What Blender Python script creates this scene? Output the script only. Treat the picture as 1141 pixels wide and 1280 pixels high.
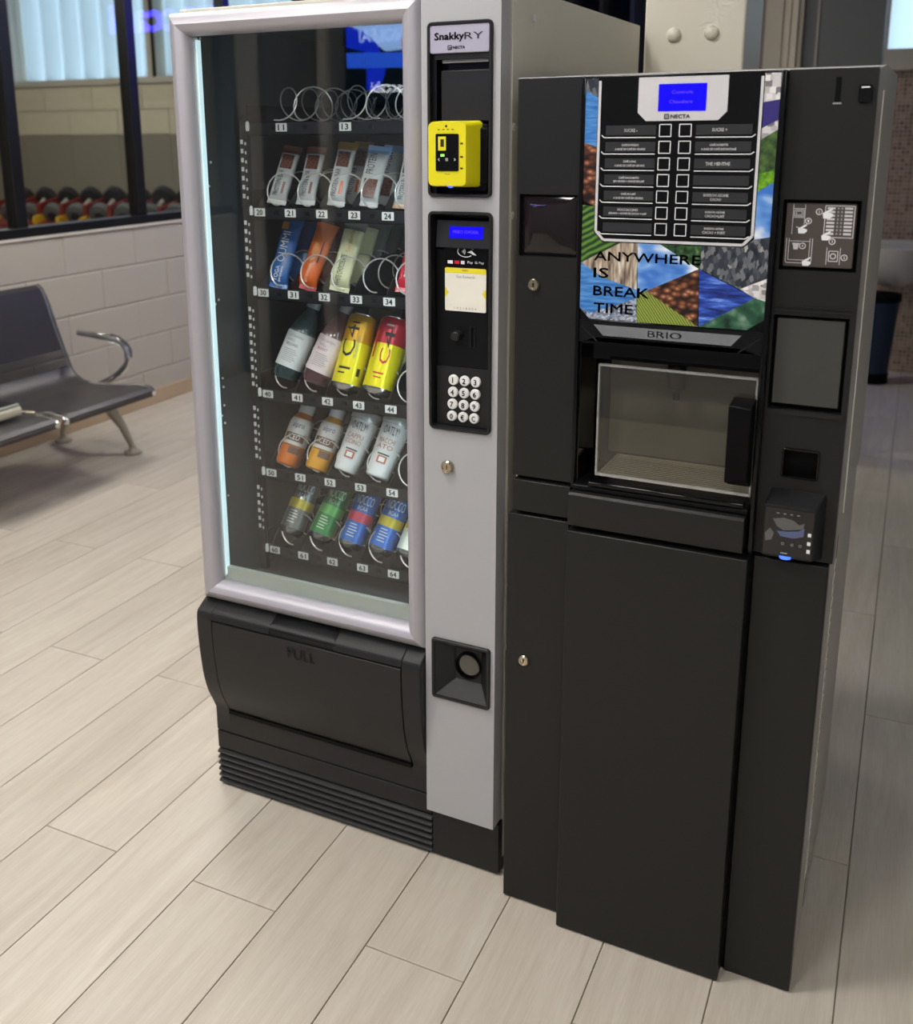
import bpy, bmesh, math, random
from mathutils import Vector, Matrix
random.seed(7)
for o in list(bpy.data.objects): bpy.data.objects.remove(o, do_unlink=True)
scene = bpy.context.scene
col = scene.collection
PI = math.pi

# ---------------------------------------------------------------- camera
W_PX, H_PX = 1141.0, 1280.0
F_PX, CX, CY = 1276.0997, 520.9837, 477.9603
cam_d = bpy.data.cameras.new('camera')
cam = bpy.data.objects.new('camera', cam_d); col.objects.link(cam)
cam_d.sensor_fit = 'HORIZONTAL'; cam_d.sensor_width = 36.0
cam_d.lens = F_PX / W_PX * 36.0
cam_d.shift_x = (W_PX / 2 - CX) / W_PX
cam_d.shift_y = (CY - H_PX / 2) / W_PX
cam_d.clip_start = .02
RV = Vector((0.89241056, 0.45113854, -0.00879806)); UV = Vector((-0.09976677, 0.21629222, 0.97121793)); DV = Vector((-0.44005679, 0.86584738, -0.2380301))
cam.matrix_world = Matrix(((RV.x, UV.x, -DV.x, 1.36646), (RV.y, UV.y, -DV.y, -1.65819), (RV.z, UV.z, -DV.z, 1.47307), (0, 0, 0, 1)))
cam_d.dof.use_dof = True; cam_d.dof.focus_distance = 1.85; cam_d.dof.aperture_fstop = 5.0
scene.camera = cam

# ---------------------------------------------------------------- world and exposure
w = bpy.data.worlds.new('world'); scene.world = w; w.use_nodes = True
bg = w.node_tree.nodes['Background']; bg.inputs[0].default_value = (0.62, 0.80, 1.0, 1); bg.inputs[1].default_value = .80
scene.view_settings.view_transform = 'Standard'; scene.view_settings.look = 'None'
scene.view_settings.gamma = 1.0; scene.view_settings.use_curve_mapping = False
scene.view_settings.exposure = 1.30

# ---------------------------------------------------------------- materials
def L(c):
    if isinstance(c, str):
        c = tuple(int(c[i:i+2], 16) for i in (1, 3, 5))
    return tuple(((v/255)/12.92 if v/255 <= .04045 else ((v/255+.055)/1.055)**2.4) for v in c) + (1,)
MATS = {}
def nt(name):
    m = bpy.data.materials.new(name); m.use_nodes = True
    t = m.node_tree; b = t.nodes['Principled BSDF']
    MATS[name] = m
    return m, t, b
def N(t, kind, **kw):
    n = t.nodes.new(kind)
    for k, v in kw.items():
        if hasattr(n, k): setattr(n, k, v)
    return n
def mat(name, c, rough=.5, metal=0., spec=.5, var=.06, scale=18., bump=0., bscale=300., coat=0.):
    if name in MATS: return MATS[name]
    m, t, b = nt(name)
    b.inputs['Roughness'].default_value = rough; b.inputs['Metallic'].default_value = metal
    b.inputs['Specular IOR Level'].default_value = spec; b.inputs['Coat Weight'].default_value = coat
    c = L(c)
    tc = N(t, 'ShaderNodeTexCoord'); no = N(t, 'ShaderNodeTexNoise'); no.inputs['Scale'].default_value = scale; no.inputs['Detail'].default_value = 3
    t.links.new(tc.outputs['Object'], no.inputs['Vector'])
    mx = N(t, 'ShaderNodeMix', data_type='RGBA')
    mx.inputs[6].default_value = tuple(v*(1-var) for v in c[:3])+(1,); mx.inputs[7].default_value = tuple(min(1, v*(1+var)) for v in c[:3])+(1,)
    t.links.new(no.outputs['Fac'], mx.inputs[0]); t.links.new(mx.outputs[2], b.inputs['Base Color'])
    if bump:
        n2 = N(t, 'ShaderNodeTexNoise'); n2.inputs['Scale'].default_value = bscale
        t.links.new(tc.outputs['Object'], n2.inputs['Vector'])
        bp = N(t, 'ShaderNodeBump'); bp.inputs['Strength'].default_value = bump; bp.inputs['Distance'].default_value = .001
        t.links.new(n2.outputs['Fac'], bp.inputs['Height']); t.links.new(bp.outputs[0], b.inputs['Normal'])
    return m
def emis(name, c, s, base=None):
    if name in MATS: return MATS[name]
    m, t, b = nt(name)
    b.inputs['Base Color'].default_value = L(base or c); b.inputs['Emission Color'].default_value = L(c); b.inputs['Emission Strength'].default_value = s
    b.inputs['Roughness'].default_value = .4; b.inputs['Specular IOR Level'].default_value = .15
    return m
def glassy(name, tint=(1, 1, 1), refl=.05, rough=.0, alpha=1.0, power=5.0, body=None):
    """thin clear sheet: see-through with a view-angle reflection; body = (colour, amount) for smoked or tinted plastic"""
    if name in MATS: return MATS[name]
    m, t, b = nt(name); t.nodes.remove(b)
    out = t.nodes['Material Output']
    tr = N(t, 'ShaderNodeBsdfTransparent'); tr.inputs[0].default_value = tuple(tint)+(1,)
    gl = N(t, 'ShaderNodeBsdfGlossy'); gl.inputs['Roughness'].default_value = rough
    lw = N(t, 'ShaderNodeLayerWeight'); lw.inputs[0].default_value = .5
    pw = N(t, 'ShaderNodeMath', operation='POWER'); pw.inputs[1].default_value = power
    ma = N(t, 'ShaderNodeMath', operation='MULTIPLY_ADD'); ma.inputs[1].default_value = 1-refl; ma.inputs[2].default_value = refl
    mx = N(t, 'ShaderNodeMixShader')
    t.links.new(lw.outputs['Facing'], pw.inputs[0]); t.links.new(pw.outputs[0], ma.inputs[0]); t.links.new(ma.outputs[0], mx.inputs[0])
    src = tr
    if body:
        df = N(t, 'ShaderNodeBsdfDiffuse'); df.inputs[0].default_value = L(body[0])
        m2 = N(t, 'ShaderNodeMixShader'); m2.inputs[0].default_value = body[1]
        t.links.new(tr.outputs[0], m2.inputs[1]); t.links.new(df.outputs[0], m2.inputs[2]); src = m2
    t.links.new(src.outputs[0], mx.inputs[1]); t.links.new(gl.outputs[0], mx.inputs[2]); t.links.new(mx.outputs[0], out.inputs[0])
    return m
def ramp_mat(name, tex, stops, rough=.35, scale=60., stretch=(1, 1, 1), rot=0., detail=2., coord='Object'):
    """printed-picture material: a procedural texture through a colour ramp"""
    if name in MATS: return MATS[name]
    m, t, b = nt(name); b.inputs['Roughness'].default_value = rough
    tc = N(t, 'ShaderNodeTexCoord'); mp = N(t, 'ShaderNodeMapping'); mp.inputs['Scale'].default_value = stretch; mp.inputs['Rotation'].default_value = (0, rot, 0)
    t.links.new(tc.outputs[coord], mp.inputs['Vector'])
    if tex == 'noise':
        n = N(t, 'ShaderNodeTexNoise'); n.inputs['Scale'].default_value = scale; n.inputs['Detail'].default_value = detail; o = 'Fac'
    elif tex == 'wave':
        n = N(t, 'ShaderNodeTexWave', bands_direction='Z'); n.inputs['Scale'].default_value = scale; n.inputs['Distortion'].default_value = 2.5; n.inputs['Detail'].default_value = detail; o = 'Fac'
    elif tex == 'voro':
        n = N(t, 'ShaderNodeTexVoronoi'); n.inputs['Scale'].default_value = scale; o = 'Distance'
    elif tex == 'cells':
        n = N(t, 'ShaderNodeTexVoronoi', distance='CHEBYCHEV'); n.inputs['Scale'].default_value = scale; o = 'Color'
    t.links.new(mp.outputs[0], n.inputs['Vector'])
    r = N(t, 'ShaderNodeValToRGB'); e = r.color_ramp.elements
    while len(e) < len(stops): e.new(.5)
    for i, (p, c) in enumerate(stops): e[i].position = p; e[i].color = L(c)
    t.links.new(n.outputs[o], r.inputs[0]); t.links.new(r.outputs[0], b.inputs['Base Color'])
    return m

# ---------------------------------------------------------------- mesh builder
TXT = {}
def text_geo(s):
    if s in TXT: return TXT[s]
    c = bpy.data.curves.new('t', 'FONT'); c.body = s; c.resolution_u = 2; c.fill_mode = 'FRONT'; c.offset = 0.0
    o = bpy.data.objects.new('t', c)
    me = bpy.data.meshes.new_from_object(o)
    vs = [(v.co.x, v.co.y) for v in me.vertices]; fs = [tuple(p.vertices) for p in me.polygons]
    bpy.data.objects.remove(o); bpy.data.curves.remove(c); bpy.data.meshes.remove(me)
    if vs:
        x0 = min(v[0] for v in vs); x1 = max(v[0] for v in vs); y0 = min(v[1] for v in vs); y1 = max(v[1] for v in vs)
        vs = [((x-x0)/(x1-x0 or 1), (y-y0)/(y1-y0 or 1)) for x, y in vs]
        asp = (x1-x0)/((y1-y0) or 1)
    else: asp = 1
    TXT[s] = (vs, fs, asp); return TXT[s]
WORLD = {}
class MB:
    def __init__(s): s.v = []; s.f = []; s.m = []; s.mats = []
    def mi(s, m):
        if isinstance(m, str): m = MATS[m]
        if m not in s.mats: s.mats.append(m)
        return s.mats.index(m)
    def add(s, vs, fs, m):
        k = len(s.v); s.v += [tuple(v) for v in vs]; i = s.mi(m)
        for f in fs: s.f.append(tuple(k+j for j in f)); s.m.append(i)
        return s
    def box(s, x0, x1, y0, y1, z0, z1, m):
        v = [(x, y, z) for x in (x0, x1) for y in (y0, y1) for z in (z0, z1)]
        return s.add(v, [(0, 1, 3, 2), (4, 6, 7, 5), (0, 4, 5, 1), (2, 3, 7, 6), (0, 2, 6, 4), (1, 5, 7, 3)], m)
    def prism(s, pts, ax, a0, a1, m, caps=True):
        def P(p, a): return {'x': (a, p[0], p[1]), 'y': (p[0], a, p[1]), 'z': (p[0], p[1], a)}[ax]
        n = len(pts); v = [P(p, a0) for p in pts]+[P(p, a1) for p in pts]
        f = [(i, (i+1) % n, n+(i+1) % n, n+i) for i in range(n)]
        if caps: f += [tuple(range(n))[::-1], tuple(range(n, 2*n))]
        return s.add(v, f, m)
    def flat(s, pts, y, m):                       # a printed patch in a plane y = const
        return s.add([(x, y, z) for x, z in pts], [tuple(range(len(pts)))], m)
    def frect(s, x0, x1, z0, z1, y, m): return s.flat([(x0, z0), (x1, z0), (x1, z1), (x0, z1)], y, m)
    def line(s, a, b, wd, y, m):
        dx, dz = b[0]-a[0], b[1]-a[1]; l = math.hypot(dx, dz) or 1; nx, nz = -dz/l*wd/2, dx/l*wd/2
        return s.flat([(a[0]-nx, a[1]-nz), (b[0]-nx, b[1]-nz), (b[0]+nx, b[1]+nz), (a[0]+nx, a[1]+nz)], y, m)
    def poly(s, pts, wd, y, m):
        for a, b in zip(pts, pts[1:]): s.line(a, b, wd, y, m)
        return s
    def outline(s, x0, x1, z0, z1, wd, y, m): return s.poly([(x0, z0), (x1, z0), (x1, z1), (x0, z1), (x0, z0)], wd, y, m)
    def circ(s, x, z, r, y, m, n=16): return s.flat([(x+r*math.cos(2*PI*i/n), z+r*math.sin(2*PI*i/n)) for i in range(n)], y, m)
    @staticmethod
    def rr(x0, x1, z0, z1, r, n=5):
        p = []
        for cx, cz, a in ((x1-r, z0+r, -90), (x1-r, z1-r, 0), (x0+r, z1-r, 90), (x0+r, z0+r, 180)):
            for i in range(n+1):
                t = math.radians(a+90*i/n); p.append((cx+r*math.cos(t), cz+r*math.sin(t)))
        return p
    def rrect(s, x0, x1, z0, z1, r, y0, y1, m, ch=0.):
        if ch:
            a = s.rr(x0+ch, x1-ch, z0+ch, z1-ch, max(r-ch, .0005)); b = s.rr(x0, x1, z0, z1, r); n = len(a)
            v = [(p[0], y0, p[1]) for p in a]+[(p[0], y0+ch, p[1]) for p in b]+[(p[0], y1, p[1]) for p in b]
            f = [tuple(range(n)), tuple(range(2*n, 3*n))[::-1]]
            for k in (0, n): f += [(k+i, k+(i+1) % n, k+n+(i+1) % n, k+n+i) for i in range(n)]
            return s.add(v, f, m)
        return s.prism(s.rr(x0, x1, z0, z1, r), 'y', y0, y1, m)
    def ring(s, x0, x1, z0, z1, r, wd, y0, y1, m):
        a = s.rr(x0, x1, z0, z1, r); b = s.rr(x0+wd, x1-wd, z0+wd, z1-wd, max(.0005, r-wd)); c = s.rr(x0+wd*.25, x1-wd*.25, z0+wd*.25, z1-wd*.25, max(.0005, r-wd*.25)); n = len(a)
        v = [(p[0], y0+wd*.25, p[1]) for p in a]+[(p[0], y0, p[1]) for p in c]+[(p[0], y0+wd*.1, p[1]) for p in b]+[(p[0], y1, p[1]) for p in b]+[(p[0], y1, p[1]) for p in a]
        f = []
        for k in range(5):
            k2 = (k+1) % 5
            f += [(k*n+i, k*n+(i+1) % n, k2*n+(i+1) % n, k2*n+i) for i in range(n)]
        return s.add(v, f, m)
    def tube(s, pts, r, m, n=8, closed=False, flat=1.0):
        P = [Vector(p) for p in pts]; k = len(P); vs = []; up = None
        for i, p in enumerate(P):
            a = P[(i-1) % k] if (closed or i) else P[0]; b = P[(i+1) % k] if (closed or i < k-1) else P[-1]
            t = (b-a).normalized()
            if up is None:
                up = Vector((0, 0, 1)) if abs(t.z) < .9 else Vector((1, 0, 0))
            up = (up-t*up.dot(t)).normalized(); sd = t.cross(up)
            rr_ = r[i] if isinstance(r, (list, tuple)) else r
            for j in range(n):
                q = 2*PI*j/n; vs.append(p+up*(rr_*math.cos(q))+sd*(rr_*flat*math.sin(q)))
        f = []
        for i in range(k if closed else k-1):
            for j in range(n):
                i2 = (i+1) % k; f.append((i*n+j, i*n+(j+1) % n, i2*n+(j+1) % n, i2*n+j))
        if not closed: f += [tuple(range(n)), tuple(range((k-1)*n, k*n))[::-1]]
        return s.add(vs, f, m)
    def lathe(s, prof, m, c=(0, 0, 0), n=28, ax='z', seg=None):
        """prof: (r, h) pairs; seg: list of materials per profile segment"""
        vs = []
        for r, h in prof:
            for j in range(n):
                q = 2*PI*j/n; a, b = r*math.cos(q), r*math.sin(q)
                vs.append({'z': (c[0]+a, c[1]+b, c[2]+h), 'y': (c[0]+a, c[1]+h, c[2]+b), 'x': (c[0]+h, c[1]+a, c[2]+b)}[ax])
        for i in range(len(prof)-1):
            if i == 0: base = len(s.v); s.v += vs
            mm = s.mi(seg[i] if seg else m)
            for j in range(n):
                s.f.append((base+i*n+j, base+i*n+(j+1) % n, base+(i+1)*n+(j+1) % n, base+(i+1)*n+j)); s.m.append(mm)
        for i, rev in ((0, True), (len(prof)-1, False)):
            if prof[i][0] > 1e-6:
                f = tuple(base+i*n+j for j in range(n)); s.f.append(f[::-1] if rev else f); s.m.append(s.mi((seg[0] if i == 0 else seg[-1]) if seg else m))
        return s
    def text(s, st, x0, x1, z0, z1, y, m, mirror=False, bold=0.):
        vs, fs, asp = text_geo(st)
        if bold:
            for dx, dz in ((-bold, 0), (bold, 0), (0, bold), (0, -bold)): s.text(st, x0+dx, x1+dx, z0+dz, z1+dz, y, m)
        return s.add([((x1-u*(x1-x0)) if mirror else (x0+u*(x1-x0)), y, z0+v*(z1-z0)) for u, v in vs], fs, m)
    def textv(s, st, x0, x1, z0, z1, y, m):       # reading upwards
        vs, fs, asp = text_geo(st)
        return s.add([(x1-v*(x1-x0), y, z0+u*(z1-z0)) for u, v in vs], fs, m)
    def textw(s, st, r, a0, a1, z0, z1, m, up=False):   # wrapped on a cylinder, front = -y
        vs, fs, asp = text_geo(st); o = []
        for u, v in vs:
            if up: u, v = 1-v, u
            a = a0+u*(a1-a0); o.append((r*math.sin(a), -r*math.cos(a), z0+v*(z1-z0)))
        return s.add(o, fs, m)
    def patchw(s, r, a0, a1, z0, z1, m, n=8):
        vs = []
        for i in range(n+1):
            a = a0+(a1-a0)*i/n; vs += [(r*math.sin(a), -r*math.cos(a), z0), (r*math.sin(a), -r*math.cos(a), z1)]
        return s.add(vs, [(2*i, 2*i+2, 2*i+3, 2*i+1) for i in range(n)], m)
    def build(s, name, parent=None, bevel=0, smooth=True, fix=True, local=False):
        off = Vector((0, 0, 0))
        if parent is not None and not local: off = WORLD.get(parent.name, off)
        me = bpy.data.meshes.new(name)
        me.from_pydata([tuple(Vector(v)-off) for v in s.v], [], s.f)
        for m in s.mats: me.materials.append(m)
        me.polygons.foreach_set('material_index', s.m)
        if fix:
            b = bmesh.new(); b.from_mesh(me); bmesh.ops.recalc_face_normals(b, faces=b.faces); b.to_mesh(me); b.free()
        if smooth:
            me.polygons.foreach_set('use_smooth', [True]*len(me.polygons)); me.set_sharp_from_angle(angle=math.radians(35))
        o = bpy.data.objects.new(name, me); col.objects.link(o)
        if parent is not None: o.parent = parent
        WORLD[o.name] = off if parent is not None else Vector((0, 0, 0))
        if bevel:
            bv = o.modifiers.new('bevel', 'BEVEL'); bv.width = bevel; bv.segments = 2; bv.limit_method = 'ANGLE'; bv.angle_limit = math.radians(40)
        return o
def tag(o, label, cat, group=None):
    o['label'] = label; o['category'] = cat
    if group: o['group'] = group
    return o
def thing(name, label, cat, loc, group=None, rot=None):
    o = bpy.data.objects.new(name, None); col.objects.link(o); o.location = loc; o.empty_display_size = .05
    if rot: o.rotation_euler = rot
    WORLD[o.name] = Vector(loc)
    return tag(o, label, cat, group)
def group_part(name, parent):                   # an empty part that carries sub-parts
    o = bpy.data.objects.new(name, None); col.objects.link(o); o.parent = parent; o.empty_display_size = .03
    WORLD[o.name] = WORLD.get(parent.name, Vector((0, 0, 0)))
    return o
def struct(o, label=None):
    o['kind'] = 'structure'
    if label: o['label'] = label
    return o
def copy_of(o, parent, loc=None):
    c = o.copy(); col.objects.link(c); c.parent = parent
    if loc is not None: c.location = loc
    return c
def piece(mesh, name, parent, loc, scale=None):
    o = bpy.data.objects.new(name, mesh); col.objects.link(o); o.parent = parent; o.location = loc
    if scale: o.scale = scale
    return o

# ---------------------------------------------------------------- shared materials
mat('black_plastic', (31, 31, 32), .42, spec=.35, bump=.12, bscale=900, var=.05)
mat('coffee_black', (29, 29, 28), .40, spec=.32, bump=.10, bscale=1100, var=.05)
mat('gloss_black', (8, 8, 10), .08, spec=.3, var=.02)
mat('deep_black', (5, 5, 6), .5, spec=.12, var=.02)
mat('recess_black', (12, 12, 14), .35, spec=.25, var=.02)
mat('satin_navy', (20, 24, 34), .35)
mat('column_grey', (172, 172, 174), .38, metal=.0, bump=.05, bscale=1200, var=.02)
mat('alu_frame', (184, 181, 188), .46, metal=.45, var=.02)
mat('side_grey', (206, 203, 190), .42, var=.04, scale=4)
mat('coffee_side', (172, 168, 158), .4, var=.04)
mat('liner', (54, 60, 66), .4, var=.05)
mat('tray_black', (13, 16, 21), .4, spec=.3)
mat('chrome', (225, 225, 225), .12, metal=1., var=.02)
mat('wire', (225, 223, 218), .3, metal=.55, var=.02)
mat('white_print', (235, 235, 235), .5, var=.01)
mat('light_print', (205, 203, 205), .45, var=.01)
mat('grey_print', (150, 150, 150), .5, var=.01)
mat('dark_print', (22, 22, 26), .5, var=.01)
mat('white_plastic', (228, 228, 226), .35, var=.02)
mat('tag_white', (226, 226, 222), .5, var=.02)
mat('plate_lilac', (176, 172, 186), .35, metal=.2, var=.02)
mat('yellow', (226, 214, 20), .35, var=.03)
mat('yellow_print', (233, 218, 40), .5, var=.02)
mat('orange', (224, 102, 28), .3, var=.05)
mat('red', (196, 30, 40), .35, var=.05)
mat('lock_steel', (196, 184, 160), .25, metal=1., var=.05)
emis('lcd_blue', (16, 0, 255), .40, (2, 2, 16))
emis('lcd_text', (84, 56, 255), .45)
emis('led_white', (200, 226, 232), .36)
emis('added_fill_glow', (214, 236, 244), 7.5)  # glow of the added, hidden strip beside the goods
emis('reader_screen_green', (150, 255, 90), .4)
emis('status_blue', (70, 110, 255), .6)
# ================================================================ THE ROOM
ZC = 3.0
mat('grout', (150, 140, 124), .8); mat('wall_paint', (184, 178, 168), .6, bump=.15, bscale=120, var=.03, scale=6)
mat('mortar', (184, 178, 168), .8); mat('sill_white', (222, 216, 206), .5)
mat('baseboard_tile', (188, 166, 138), .45, var=.06); mat('window_black', (18, 18, 20), .35, var=.03)
mat('ceiling_grey', (150, 150, 148), .8); mat('front_wall', (132, 136, 142), .6); mat('pillar_cream', (212, 206, 190), .45, bump=.2, bscale=60, var=.03, scale=5)
mat('door_grey', (84, 86, 88), .5); mat('trim_cream', (190, 182, 166), .5, var=.05); mat('trim_grey', (140, 134, 128), .5); mat('trim_mauve', (128, 116, 112), .5)
mat('gym_cream', (208, 199, 174), .7, var=.04); mat('gym_dark', (136, 130, 114), .6, var=.06, scale=3); mat('gym_floor', (52, 52, 52), .7)
mat('window_trim', (196, 190, 176), .5); mat('navy_panel', (14, 18, 40), .25, var=.2, scale=6); mat('restroom_wall', (120, 112, 104), .6)

# floor: every porcelain plank a piece of its own on a grout bed
def plank_material():
    m, t, b = nt('plank_oak')
    tc = N(t, 'ShaderNodeTexCoord'); oi = N(t, 'ShaderNodeObjectInfo')
    ad = N(t, 'ShaderNodeVectorMath', operation='ADD'); sc = N(t, 'ShaderNodeVectorMath', operation='SCALE'); sc.inputs['Scale'].default_value = 37.
    cmb = N(t, 'ShaderNodeCombineXYZ'); t.links.new(oi.outputs['Random'], cmb.inputs[0]); t.links.new(oi.outputs['Random'], cmb.inputs[1])
    t.links.new(cmb.outputs[0], sc.inputs[0]); t.links.new(tc.outputs['Object'], ad.inputs[0]); t.links.new(sc.outputs[0], ad.inputs[1])
    mp = N(t, 'ShaderNodeMapping'); mp.inputs['Scale'].default_value = (14, 1.1, 1); t.links.new(ad.outputs[0], mp.inputs['Vector'])
    n1 = N(t, 'ShaderNodeTexNoise'); n1.inputs['Scale'].default_value = 1.6; n1.inputs['Detail'].default_value = 6; n1.inputs['Roughness'].default_value = .6; n1.inputs['Distortion'].default_value = .9
    t.links.new(mp.outputs[0], n1.inputs['Vector'])
    mp2 = N(t, 'ShaderNodeMapping'); mp2.inputs['Scale'].default_value = (160, 8, 1); t.links.new(ad.outputs[0], mp2.inputs['Vector'])
    n2 = N(t, 'ShaderNodeTexNoise'); n2.inputs['Scale'].default_value = 2.; n2.inputs['Detail'].default_value = 3; t.links.new(mp2.outputs[0], n2.inputs['Vector'])
    r = N(t, 'ShaderNodeValToRGB'); e = r.color_ramp.elements; e.new(.5)
    for i, (p, c) in enumerate(((.2, (182, 172, 158)), (.5, (198, 189, 175)), (.8, (209, 202, 190)))): e[i].position = p; e[i].color = L(c)
    t.links.new(n1.outputs['Fac'], r.inputs[0])
    mx = N(t, 'ShaderNodeMix', data_type='RGBA', blend_type='MULTIPLY'); mx.inputs[0].default_value = 1.
    r2 = N(t, 'ShaderNodeValToRGB'); r2.color_ramp.elements[0].position = .3; r2.color_ramp.elements[0].color = (.91, .905, .89, 1); r2.color_ramp.elements[1].position = .7; r2.color_ramp.elements[1].color = (1, 1, 1, 1)
    t.links.new(n2.outputs['Fac'], r2.inputs[0]); t.links.new(r.outputs[0], mx.inputs[6]); t.links.new(r2.outputs[0], mx.inputs[7])
    hs = N(t, 'ShaderNodeHueSaturation'); mr = N(t, 'ShaderNodeMapRange'); mr.inputs['To Min'].default_value = .94; mr.inputs['To Max'].default_value = 1.05
    t.links.new(oi.outputs['Random'], mr.inputs[0]); t.links.new(mr.outputs[0], hs.inputs['Value']); t.links.new(mx.outputs[2], hs.inputs['Color']); t.links.new(hs.outputs[0], b.inputs['Base Color'])
    b.inputs['Roughness'].default_value = .42; b.inputs['Specular IOR Level'].default_value = .35
    bp = N(t, 'ShaderNodeBump'); bp.inputs['Strength'].default_value = .15; bp.inputs['Distance'].default_value = .001
    t.links.new(n2.outputs['Fac'], bp.inputs['Height']); t.links.new(bp.outputs[0], b.inputs['Normal'])
    return m
plank_material()
fl = MB().box(-2.60, 2.72, -3.6, 5.3, -.08, -.006, 'grout').build('floor'); struct(fl, 'pale oak-look porcelain plank floor')
PL, PW, PA, PX0 = 1.232, .19975, .0171712, -.25765
pm = {}
def plank_mesh(ln):
    k = round(ln, 3)
    if k not in pm:
        a, b, h, c = PW/2-.0012, ln/2-.0012, -.0012, .0015
        m_ = MB()
        v = [(-a, -b, -.006), (a, -b, -.006), (a, b, -.006), (-a, b, -.006), (-a, -b, h-c*.4), (a, -b, h-c*.4), (a, b, h-c*.4), (-a, b, h-c*.4), (-a+c, -b+c, h), (a-c, -b+c, h), (a-c, b-c, h), (-a+c, b-c, h)]
        f = [(8, 9, 10, 11)]+[(i, (i+1) % 4, 4+(i+1) % 4, 4+i) for i in range(4)]+[(4+i, 4+(i+1) % 4, 8+(i+1) % 4, 8+i) for i in range(4)]
        m_.add(v, f, 'plank_oak'); me = bpy.data.meshes.new('plank'); me.from_pydata(m_.v, [], m_.f); me.materials.append(MATS['plank_oak'])
        pm[k] = me
    return pm[k]
ca, sa = math.cos(PA), math.sin(PA)
for row in range(-12, 15):
    ph = -.287 if row % 2 == 0 else .325
    k0 = math.floor((-3.5-ph)/PL)
    for k in range(k0, k0+9):
        t0, t1 = ph+k*PL, ph+(k+1)*PL
        t0 = max(t0, -3.52); t1 = min(t1, 5.2)
        if t1-t0 < .05: continue
        xp = PX0+(row+.5)*PW; tm = (t0+t1)/2
        x, y = ca*xp-sa*tm, sa*xp+ca*tm
        if x < -2.52 or x > 2.68: continue
        o = piece(plank_mesh(t1-t0), 'plank', fl, (x, y, 0)); o.rotation_euler = (0, 0, PA)

# left wall of painted concrete blocks under a long window
wl = MB().box(-2.62, -2.4845, -3.5, 5.2, 0, .995, 'mortar').box(-2.62, -2.48, -3.5, 5.2, 2.75, ZC, 'wall_paint').box(-2.62, -2.48, 4.9, 5.2, .99, 2.75, 'wall_paint').build('wall_left'); struct(wl, 'painted concrete block wall below the gym window')
def block_mesh(ln, h, mname, c=.004):
    a, b = ln/2-.0035, h/2-.0035
    m_ = MB(); v = [(-.012, -a, -b), (-.012, a, -b), (-.012, a, b), (-.012, -a, b), (-c*.7, -a, -b), (-c*.7, a, -b), (-c*.7, a, b), (-c*.7, -a, b), (0, -a+c, -b+c), (0, a-c, -b+c), (0, a-c, b-c), (0, -a+c, b-c)]
    f = [(8, 9, 10, 11)]+[(i, (i+1) % 4, 4+(i+1) % 4, 4+i) for i in range(4)]+[(4+i, 4+(i+1) % 4, 8+(i+1) % 4, 8+i) for i in range(4)]
    me = bpy.data.meshes.new('block'); me.from_pydata(v, [], f); me.materials.append(MATS[mname]); return me
bmesh_cache = {}
for z0, z1, ph in ((.0, .19, 2.06), (.19, .388, 2.31), (.388, .587, 2.06), (.587, .792, 2.315), (.792, .992, 2.067)):
    y = ph-.504*11
    while y < 5.2:
        a, b = max(y, -3.45), min(y+.504, 5.19)
        if b-a > .06:
            k = (round(b-a, 3), round(z1-z0, 3))
            if k not in bmesh_cache: bmesh_cache[k] = block_mesh(k[0], k[1], 'wall_paint')
            piece(bmesh_cache[k], 'block', wl, (-2.48, (a+b)/2, (z0+z1)/2))
        y += .504
bb = MB().box(-2.482, -2.468, -3.45, 5.19, 0, .082, 'baseboard_tile').build('baseboard_left', bevel=.002); struct(bb, 'tan tile skirting along the block wall')
win = MB().box(-2.60, -2.470, -3.45, 5.19, .992, 1.004, 'sill_white').build('window_1'); struct(win, 'long black-framed window looking into the gym')
MB().box(-2.56, -2.475, -3.45, 5.19, 1.004, 1.05, 'window_black').box(-2.56, -2.50, -3.45, 5.19, 2.70, 2.75, 'window_black').build('window_frame', win, bevel=.003)
for k in range(-6, 5):
    y = 1.835+.83*k
    if -3.4 < y < 5.1: MB().box(-2.555, -2.485, y-.032, y+.032, 1.05, 2.70, 'window_black').build('mullion', win, bevel=.003)
glassy('window_glass', refl=.05, tint=(.93, .94, .92))
for k in range(-7, 5):
    y0, y1 = max(-3.45, 1.835+.83*k+.03), min(5.19, 1.835+.83*(k+1)-.03)
    if y1-y0 > .1: MB().box(-2.523, -2.517, y0, y1, 1.045, 2.705, 'window_glass').build('pane', win)

# ceiling, rear and side walls
ce = MB().box(-7.6, 2.72, -3.6, 5.35, ZC, ZC+.1, 'ceiling_grey').build('ceiling'); struct(ce)
wf = MB().box(-2.6, 2.72, -3.62, -3.5, 0, ZC, 'front_wall').build('wall_front'); struct(wf)
wr = MB().box(2.6, 2.72, -3.5, 5.3, 0, ZC, 'front_wall').build('wall_right'); struct(wr)
wb = MB().box(-2.5, .9, 5.2, 5.32, 0, ZC, 'front_wall').box(.9, 2.72, 5.2, 5.32, 0, 1.80, 'restroom_wall').box(.9, 2.72, 5.2, 5.32, 2.75, ZC, 'restroom_wall').box(2.3, 2.72, 5.2, 5.32, 1.80, 2.75, 'restroom_wall').box(.9, .955, 5.2, 5.32, 1.80, 2.75, 'restroom_wall').build('wall_back'); struct(wb)
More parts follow.
